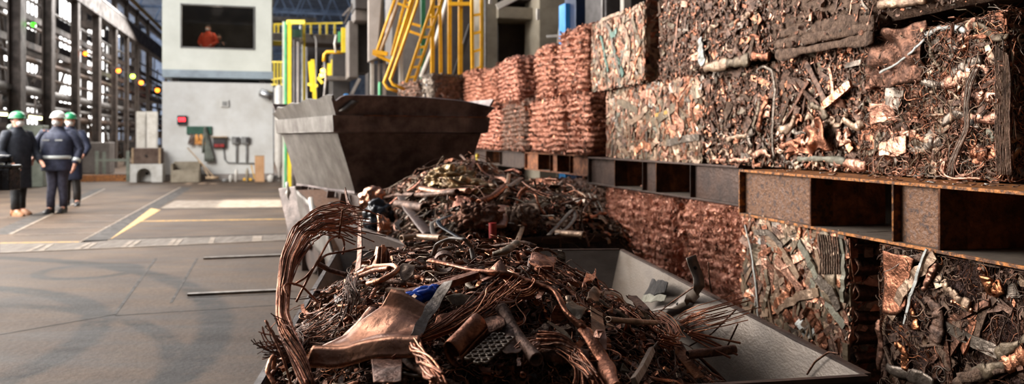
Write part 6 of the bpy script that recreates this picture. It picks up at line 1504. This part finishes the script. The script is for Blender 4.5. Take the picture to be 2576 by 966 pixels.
for i, pts in enumerate(([at(1735, 835, 2.3), at(1800, 850, 2.32), at(1862, 863, 2.35)], [at(1730, 840, 2.3), at(1790, 865, 2.3), at(1856, 893, 2.28)], [at(1740, 850, 2.3), at(1785, 875, 2.27), at(1838, 900, 2.25)], [at(1720, 832, 2.32), at(1790, 858, 2.31), at(1852, 890, 2.3)])):
    hero('copper_wire', pts, .006, None, 'cu_mid', 'stiff twisted wire pointing right across the grey skip wall', 'wire', raw=True, amt=.1, sides=6, group='stiff wires pointing across the skip wall')
hero('copper_pipe', [at(1730, 893, 2.25), at(1790, 886, 2.27), at(1848, 879, 2.30)], .026, None, 'cu_dark', 'round dark copper pipe end pointing at the grey skip wall', 'pipe', raw=True, amt=.02, hollow=True)
# long crushed tube crossing the heap
hero('crushed_pipe', [(1085, 655, .06), (1140, 668, .07), (1190, 682, .06), (1260, 690, .07), (1300, 700, .06), (1400, 735, .07), (1425, 790, .07), (1470, 830, .06)], .036, .016, 'cu_mid', 'long flattened pinkish pipe bending across the middle of the near heap', 'pipe', k=60, amt=.22, twist=1.0)
hero('crushed_pipe', [(1470, 830, .06), (1490, 860, .06), (1515, 900, .06), (1545, 975, .05)], .036, .016, 'cu_mid', 'flattened brown pipe continuing down towards the front', 'pipe', k=40, amt=.22, twist=-.8)
hero('crushed_pipe', [(1262, 775, .05), (1290, 830, .05), (1320, 870, .05), (1350, 905, .05)], .034, None, 'cu_brown', 'straight dark pipe lying diagonally at the front centre', 'pipe', amt=.06, hollow=True)
hero('flat_tube', [(1530, 803, .08), (1580, 808, .09), (1648, 812, .09)], .024, .016, 'tan', 'straight tan tube with a pinched end near the right of the heap', 'pipe', amt=.12, hollow=True)
hero('steel_rod', [tuple(h1(1595, 960, .10)), tuple(h1(1615, 930, .10)), tuple(h1(1640, 880, .09))], .016, .012, 'greymetal', 'straight grey steel channel leaning up at the front', 'rod', raw=True, amt=.0, sides=4, rect=True, up=np.array([1, 0, .4]))
hero('curved_wire', [(1640, 880, .04), (1670, 840, .05), (1676, 800, .06), (1650, 770, .06), (1600, 735, .05), (1570, 700, .05)], .006, None, 'greymetal', 'long grey wire curving over the right slope of the heap', 'wire', k=50, amt=.05)
hero('copper_channel', [(1020, 738, .05), (1100, 722, .05), (1200, 690, .06)], .036, .018, 'cu_mid', 'long straight copper bar above the blue plastic', 'bar', sides=4, rect=True, amt=.02)
hero('copper_channel', [(975, 728, .04), (1040, 735, .04), (1130, 722, .04)], .022, .010, 'tan', 'thin tan bar under the long copper bar', 'bar', sides=4, rect=True, amt=.02)
hero('bent_copper_rod', [(895, 690, .05), (940, 670, .06), (990, 668, .07), (1006, 676, .07), (985, 692, .07), (955, 708, .06), (925, 714, .05)], .016, None, 'cu_bright', 'copper rod bent into a hairpin at the left of the near heap', 'rod', k=50, amt=.03)
hero('bent_copper_rod', [(890, 700, .05), (940, 680, .06), (980, 675, .06)], .014, None, 'cu_mid', 'second copper rod inside the hairpin rod', 'rod', amt=.03)
hero('bent_copper_rod', [(890, 712, .04), (950, 705, .04), (1020, 712, .04)], .014, None, 'cu_brown', 'brown rod under the hairpin rod', 'rod', amt=.03)
hero('hairpin_wire', [(1172, 742, .06), (1185, 735, .07), (1250, 745, .07), (1300, 760, .06), (1250, 762, .07), (1190, 755, .06), (1175, 740, .06)], .007, None, 'cu_pink', 'pale copper wire folded in a long hairpin at the centre left', 'wire', k=50, amt=.03)
hero('grey_hose', [(1090, 640, .05), (1100, 612, .10), (1135, 598, .12), (1170, 602, .12), (1185, 620, .08), (1192, 655, .04)], .016, .010, 'cable', 'grey flat cable arching at the top of the near heap', 'cable', k=50, amt=.05)
hero('grey_flat_tube', [(1240, 640, .05), (1270, 632, .06), (1300, 612, .06)], .034, .02, 'olive', 'olive flattened tube on the crest of the near heap', 'pipe', amt=.2)
hero('pipe_offcut', [(762, 668, .10), (790, 682, .08), (830, 700, .05)], .020, None, 'cu_dark', 'dark pipe with an open end at the left rim of the near skip', 'pipe', hollow=True) if False else None
hero('copper_pipe', [at(800, 664, 2.5), at(830, 680, 2.5), at(870, 692, 2.5)], .020, .016, 'cu_dark', 'dark pipe with a curled end sticking out over the left rim', 'pipe', raw=True, hollow=True)
hero('dark_pipe', [(1345, 880, .02), (1400, 895, .02), (1480, 905, .02)], .06, .05, 'cu_dark', 'thick dark pipe half buried at the front centre', 'pipe', amt=.04, hollow=True)
hero('copper_strip', [(1500, 850, .07), (1510, 830, .09), (1516, 850, .08), (1516, 880, .06)], .020, .004, 'cu_pink', 'folded copper hook strip hanging on the right slope', 'strip', sides=4, rect=True, amt=.05)
hero('copper_strip', [(1500, 780, .05), (1503, 810, .05), (1508, 850, .04)], .040, .003, 'tan', 'flat tan strip standing left of the hook strip', 'strip', sides=4, rect=True, amt=.05, up=np.array([.2, -1, .3]))
hero('copper_strip', [(1590, 745, .06), (1625, 780, .06), (1665, 820, .05)], .030, .004, 'cu_brown', 'long brown strip along the right edge of the heap', 'strip', sides=4, rect=True, amt=.05)
hero('copper_strip', [(1700, 860, .05), (1720, 900, .05), (1760, 950, .05)], .036, .004, 'rust', 'rust brown strip sliding down the right slope', 'strip', sides=4, rect=True, amt=.05)
hero('copper_hook', [at(690, 965, 1.80), at(672, 935, 1.82), at(680, 905, 1.84), at(690, 890, 1.85), at(688, 930, 1.84)], .012, .006, 'cu_bright', 'bright copper hook hanging over the left rim at the front', 'hook', raw=True, sides=6, amt=.04)
# flattened can shaped pipe
def opentube(name, c, axis, rx, ry, L, m, label, up=Z):
    axis = nrm(axis); x = nrm(np.cross(axis, up)); y = np.cross(x, axis); th = np.arange(29) / 28 * 2 * np.pi
    R = [c + axis * (s_ * L) + x * (rx * np.cos(th))[:, None] * (1 + .05 * math.sin(s_ * 9)) + y * (ry * np.sin(th))[:, None] for s_ in np.linspace(0, 1, 8)]
    g = Geo(); g.grid(np.array(R), m); o = g.build(name); o.modifiers.new('s', 'SOLIDIFY').thickness = .004; return tag(o, label, 'pipe')
c = h1(1138, 892, .06); opentube('open_copper_tube', c, np.array([.6, .9, .45]),   .021, .034, .12, 'cu_mid', 'wide open oval copper tube facing forward at the front centre')
c = h1(1118, 664, .05); opentube('pipe_fitting', c, np.array([-.1, 1, .1]), .028, .028, .05, 'cu_brown', 'round copper pipe fitting seen end on at the crest')
# perforated plate
g = Geo(); q = [h1(1170, 905, .06), h1(1250, 835, .07), h1(1285, 880, .07), h1(1215, 925, .06)]
O, ex, ey = q[0], (q[1] - q[0]), (q[3] - q[0]); nn = nrm(np.cross(ex, ey)); nn = nn if nn[2] > 0 else -nn
for i in range(6):
    for j in range(4):
        c = O + ex * (i + .5 + .5 * (j % 2)) / 6.5 + ey * (j + .5) / 4; r = min(np.linalg.norm(ex) / 14.5, np.linalg.norm(ey) / 9); th = np.arange(17) / 16 * 2 * np.pi; e1 = nrm(ex); e2 = np.cross(nn, e1)
        inn = c + e1 * (r * np.cos(th))[:, None] + e2 * (r * np.sin(th))[:, None]; sq = np.maximum(np.abs(np.cos(th)), np.abs(np.sin(th)))
        out = c + e1 * (r * 1.22 * np.cos(th) / sq)[:, None] + e2 * (r * 1.22 * np.sin(th) / sq)[:, None]; g.grid(np.stack([inn, out]), 'greymetal')
o = g.build('perforated_plate'); o.modifiers.new('s', 'SOLIDIFY').thickness = .006; tag(o, 'perforated metal plate with round holes at the front centre', 'plate')
# blue plastic wrapper
def blob(name, c, r, m, label, cat, amp=.35, seed=1, wr=3, n=40, ax=(1, 1, 1), rot=0.0):
    th, ph = np.meshgrid(np.linspace(0, 2 * np.pi, n * 2), np.linspace(.001, np.pi - .001, n)); D = np.stack([np.cos(th) * np.sin(ph), np.sin(th) * np.sin(ph), np.cos(ph)], -1)
    P = D * (1 + amp * (np.abs(vnoise(D, wr, seed)) - .3) + amp * .22 * vnoise(D, wr * 3, seed + 2))[..., None] * np.asarray(ax) * r
    cr, sr = math.cos(rot), math.sin(rot); P = np.stack([P[..., 0] * cr - P[..., 2] * sr, P[..., 1], P[..., 0] * sr + P[..., 2] * cr], -1)
    g = Geo(); g.grid(P + c, m); return tag(g.build(name), label, cat)
e = empty('blue_wrapper', h1(1058, 742, .04), 'crumpled shiny blue plastic wrapper under the copper bar', 'wrapper')
for (px, py, r, ax, rt, sd) in ((1038, 750, .022, (1.2, .8, .75), -.1, 3), (1066, 740, .026, (1.3, .8, .75), .3, 5), (1084, 728, .016, (1.3, .7, .6), .5, 7)):
    o = blob('foil_fold', h1(px, py, .055), r * 1.15, 'blueplastic', None, None, .26, sd, 1.8, 26, ax, rt); l = o.location.copy(); o.parent = e; o.location = l - e.location
o = blob('black_end', h1(1092, 730, .05), .014, 'blackplastic', None, None, .3, 4, 2.5, 18, (1, .8, 1)); l = o.location.copy(); o.parent = e; o.location = l - e.location
quadsheet('holed_tag', [(1030, 756, .07), (1044, 742, .08), (1050, 748, .08), (1036, 764, .07)], 'tan', 'small tan tag with a hole lying on the blue wrapper', 'tag', None, .003, 3)
# standing pale copper plates
quadsheet('copper_cup', [at(931, 692, 2.75), at(966, 692, 2.75), at(968, 618, 2.78), at(946, 622, 2.78)], 'cu_pink', 'pale copper oval plate standing up at the back of the near heap', 'plate', lambda s, t: np.stack([.0 * s, -.03 * np.sin(s * np.pi), 0 * s], -1), .01, 4)
quadsheet('copper_cup', [at(958, 690, 2.72), at(978, 686, 2.72), at(980, 640, 2.75), at(962, 616, 2.75)], 'cu_pink', 'narrow pale plate right of the standing oval plate', 'plate', lambda s, t: np.stack([.0 * s, .02 * np.sin(s * np.pi), 0 * s], -1), .01, 6)
for i, (qd, m_, lb) in enumerate((([(1590, 702, .05), (1640, 700, .05), (1645, 745, .05), (1600, 748, .05)], 'greymetal', 'grey box offcut resting against the right inner wall'), ([(1470, 700, .06), (1500, 690, .07), (1490, 715, .07), (1465, 722, .06)], 'foil', 'bright copper foil scrap on the right of the crest'), ([(1480, 748, .06), (1520, 738, .06), (1505, 768, .06), (1475, 770, .06)], 'tan', 'pointed tan sheet piece on the right slope'),
                       ([(1200, 700, .05), (1260, 668, .07), (1280, 690, .06), (1215, 720, .05)], 'cu_pink', 'twisted pink sheet on the crest'), ([(1000, 690, .05), (1050, 668, .06), (1040, 690, .06), (1010, 712, .04)], 'tan', 'folded tan square offcut at the upper left of the heap'), ([(1120, 770, .05), (1200, 750, .06), (1210, 775, .05), (1140, 790, .05)], 'olive', 'olive folded sheet right of the blue wrapper'),
                       ([(1270, 830, .05), (1330, 860, .05), (1300, 900, .05), (1240, 880, .04)], 'cu_brown', 'brown sheet piece beside the perforated plate'), ([(1560, 660, .04), (1600, 668, .05), (1590, 690, .05), (1555, 684, .04)], 'cu_mid', 'small copper sheet high on the right slope'), ([(1340, 640, .06), (1400, 655, .06), (1390, 690, .05), (1330, 670, .06)], 'cu_mid', 'flat copper flap on the crest centre'),
                       ([(1180, 830, .05), (1260, 800, .07), (1275, 840, .06), (1200, 860, .05)], 'cu_dark', 'dark curved copper sheet over the open tube'), ([(1440, 765, .05), (1480, 790, .05), (1460, 820, .05), (1420, 790, .05)], 'olive', 'olive sheet next to the bent long pipe'))):
    quadsheet('metal_sheet', qd, m_, lb, 'sheet', None, .016, 20 + i, .0022, 18, 14)
# curved steel band on the right wall of the skip
def wallpt(px, py, off=.02):    # on the inner right wall
    a, b = c1[1], c1[2]; cen = sum(c1) / 4
    qa = a + nrm((cen - a) * np.array([1, 1, 0])) * .42; qa[2] = .12; qb = b + nrm((cen - b) * np.array([1, 1, 0])) * .42; qb[2] = .12
    n = nrm(np.cross(b - a, qa - a)); n = n if n[0] < 0 else -n
    r = np.array([(px - CX) / F, 1, -(py - HY) / F]); o = np.array([0, 0, CAMZ]); return o + r * (((a + n * off - o) @ n) / (r @ n))
bandp = [wallpt(1645, 778, .05), wallpt(1700, 768, .03), wallpt(1738, 750, .02), at(1758, 728, 3.05), at(1760, 700, 3.08), at(1745, 670, 3.1), at(1738, 645, 3.1)]
P = bez(bandp, 40); s_ = np.linspace(0, 1, 40); e = empty('steel_band', P[0], 'curved dark steel band with bolt holes leaning on the right skip wall', 'band')
v, f, _ = sweep(P[None], (.045 + 0 * s_)[None], (.005 + 0 * s_)[None], 4, up=np.array([[.25, -.85, .45]]), rect=True); g = Geo(); g.add(v, f, 'skipgrey'); g.build('band_plate', e)
for t_ in (6, 12, 36):
    g = Geo(); nn = np.array([.2, -.8, .4]) * .006; g.tube([P[t_] - nn, P[t_], P[t_] + nn], .007, 'dark', 12); g.build('bolt_hole', e)
quadsheet('bent_angle_plate', [tuple(wallpt(1618, 748, .02)), tuple(wallpt(1672, 742, .05)), tuple(wallpt(1680, 712, .07)), tuple(wallpt(1640, 706, .03))], 'dark', 'dark bent plate beside the curved steel band', 'plate', None, .01, 3)
quadsheet('bent_angle_plate', [tuple(wallpt(1612, 765, .05)), tuple(wallpt(1672, 756, .06)), tuple(wallpt(1676, 742, .05)), tuple(wallpt(1618, 745, .05))], 'verdigris', 'greenish plate lying before the dark bent plate', 'plate', None, .008, 5)
for pts, lb in (([wallpt(1640, 800, .08), wallpt(1690, 760, .1), wallpt(1760, 712, .08)], 'thin rod above the curved steel band'), ([wallpt(1790, 735, .02), at(1784, 700, 3.0), at(1782, 660, 3.0)], 'thin wire sticking up at the right skip wall'), ([wallpt(1735, 870, .05), wallpt(1790, 840, .03), wallpt(1850, 780, .02)], 'dark wire slanting up the right skip wall'), ([wallpt(1830, 870, .02), wallpt(1842, 845, .04), wallpt(1856, 815, .06)], 'short straight wire against the grey skip wall'),
              ([wallpt(2030, 942, .01), wallpt(2050, 910, .015), wallpt(2085, 885, .01), wallpt(2110, 890, .01)], 'dark twisted cord hooked over the right skip rim')):
    hero('loose_wire', pts, .006, None, 'cu_dark', lb, 'wire', raw=True, sides=6, amt=.05)

bundle('frayed_wire_bunch', [at(690, 862, 1.86), h1(745, 862, .06), h1(800, 850, .04), h1(850, 838, .03)], [.055, .035, .030, .026], 70, .0012, 'cu_brown', 'dark frayed bunch of fine wires hanging over the left rim of the near skip', 2.0, ms=['cu_brown', 'cu_dark', 'cu_mid'], endj=.03, jit=.8)
bundle('frayed_wire_bunch', [h1(885, 700, .07), h1(880, 740, .07), h1(870, 790, .05)], [.02, .018, .028], 34, .0012, 'cu_brown', 'dark upright hank of fine wires left of the hairpin rod', .8, ms=['cu_brown', 'cu_dark', 'dirt'], endj=.01)
bundle('frayed_wire_bunch', [h1(1540, 690, .04), h1(1570, 705, .05), h1(1610, 740, .05)], [.03, .03, .03], 44, .0011, 'cu_red', 'reddish fuzzy wire tuft at the far right end of the crest', 1.5, ms=['cu_red', 'cu_mid', 'cu_dark'], endj=.03)
# ---- pieces on the middle heap
def h2(px, py, dz=.02): return HP2.hit(px, py, dz)
blob('copper_foil', h2(938, 500, .10), .105, 'foil', 'crumpled bright copper foil at the left of the middle heap', 'foil', .34, 3, 1.35, 44, (1.1, .8, .95), .5)
blob('black_plastic_bag', h2(955, 545, .10), .12, 'blackplastic', 'shiny black plastic bag under the copper foil', 'bag', .4, 5, 1.7, 44, (.9, .8, 1.05))
blob('copper_foil', h2(968, 575, .07), .08, 'foil', 'narrow crumpled copper foil right of the black bag', 'foil', .36, 8, 1.5, 36, (.55, .6, 1.2), .3)
blob('plastic_film', h2(1130, 450, .05), .15, 'film', 'yellowish crumpled film heap at the top of the middle heap', 'film', .6, 9, 2.6, 44, (1.1, .8, .6))
blob('plastic_film', h2(1185, 475, .05), .12, 'film', 'brownish film trailing right of the yellowish film', 'film', .6, 12, 2.6, 36, (1.6, .8, .5), -.25)
blob('copper_wool', h2(1205, 550, .04), .13, 'cu_dark', 'reddish matted wire wool in the middle heap', 'wire wool', .5, 14, 4, 40, (1.1, .7, .7))
blob('dark_wool', h2(1305, 555, .04), .10, 'dirt', 'dark round wire wool right of the red tube', 'wire wool', .5, 15, 4, 36, (1.1, .8, .9))
g = Geo(); a, b = h2(1240, 602, .04), at(1239, 560, h2(1240, 602, .04)[1]); g.tube([a, a + Z * .001, (a + b) / 2, b - Z * .002, b], [.01, .024, .024, .024, .01], 'redplastic', 16)
tag(g.build('red_tube', smangle=40), 'red upright plastic tube in the middle heap', 'tube')
for nm, pts, w_, m_, lb, hol in (('long_pipe', [(1060, 475), (1110, 485), (1180, 480)], .055, 'cu_pink', 'long pink pipe lying across the top of the middle heap', True), ('long_pipe', [(1000, 490), (1080, 490), (1150, 482)], .045, 'cu_brown', 'brown pipe under the long pink pipe', True), ('long_pipe', [(1205, 510), (1240, 495), (1270, 472)], .05, 'cu_mid', 'copper pipe slanting up at the right of the middle heap', True),
        ('angle_bar', [(1012, 495), (1030, 530), (1055, 560), (1080, 590)], .075, 'brownsteel', 'dark flat bar lying diagonally on the middle heap', False), ('round_pipe', [(1000, 512), (1030, 518), (1070, 522)], .075, 'cu_brown', 'thick brown pipe stub beside the diagonal bar', True), ('long_pipe', [(1262, 505), (1275, 480), (1280, 440)], .03, 'tan', 'thin upright pipe at the right of the middle crest', True),
        ('bent_pipe', [(1380, 592), (1410, 560), (1445, 522), (1450, 545), (1430, 572), (1400, 590)], .030, 'greymetal', 'grey pipe bent into a narrow loop on the middle heap', False), ('pointed_strip', [(1280, 470), (1300, 455), (1310, 448)], .04, 'greymetal', 'grey blade pointing up on the middle crest', False), ('long_pipe', [(1400, 585), (1430, 588), (1470, 590)], .045, 'tan', 'tan pipe stub at the right corner of the middle skip', True),
        ('corrugated_tube', [(1250, 565), (1270, 560), (1295, 563)], .035, 'greymetal', 'pale corrugated tube right of the red tube', False), ('bent_pipe', [(1300, 610), (1312, 580), (1316, 565), (1305, 568)], .03, 'tan', 'pale hooked pipe near the front of the middle heap', False), ('long_pipe', [(1010, 600), (1050, 595), (1110, 598)], .045, 'tan', 'tan pipe along the near rim of the middle skip', True), ('dark_band', [(1160, 600), (1110, 570), (1100, 555), (1140, 540)], .03, 'blackplastic', 'black looped hose in the middle heap', False),
        ('dark_band', [(1150, 600), (1090, 590), (1085, 560), (1120, 545)], .03, 'cable', 'grey looped hose beside the black one', False), ('brass_plate', [(1262, 520), (1262, 550), (1255, 570)], .10, 'cu_pink', 'pinkish metal plate standing in the middle heap', False)):
    hero(nm, [(p[0], p[1], .07) for p in pts], w_, w_ * (.3 if not hol else .85), m_, lb, nm.split('_')[1], hp=HP2, hollow=hol, amt=.06)
quadsheet('rim_plate', [tuple(at(1470, 578, 5.3)), tuple(at(1548, 592, 5.2)), tuple(at(1500, 586, 5.6)), tuple(at(1475, 572, 5.6))], 'skipgrey', 'grey corner plate on the right rim of the middle skip', 'plate', None, .006, 2)
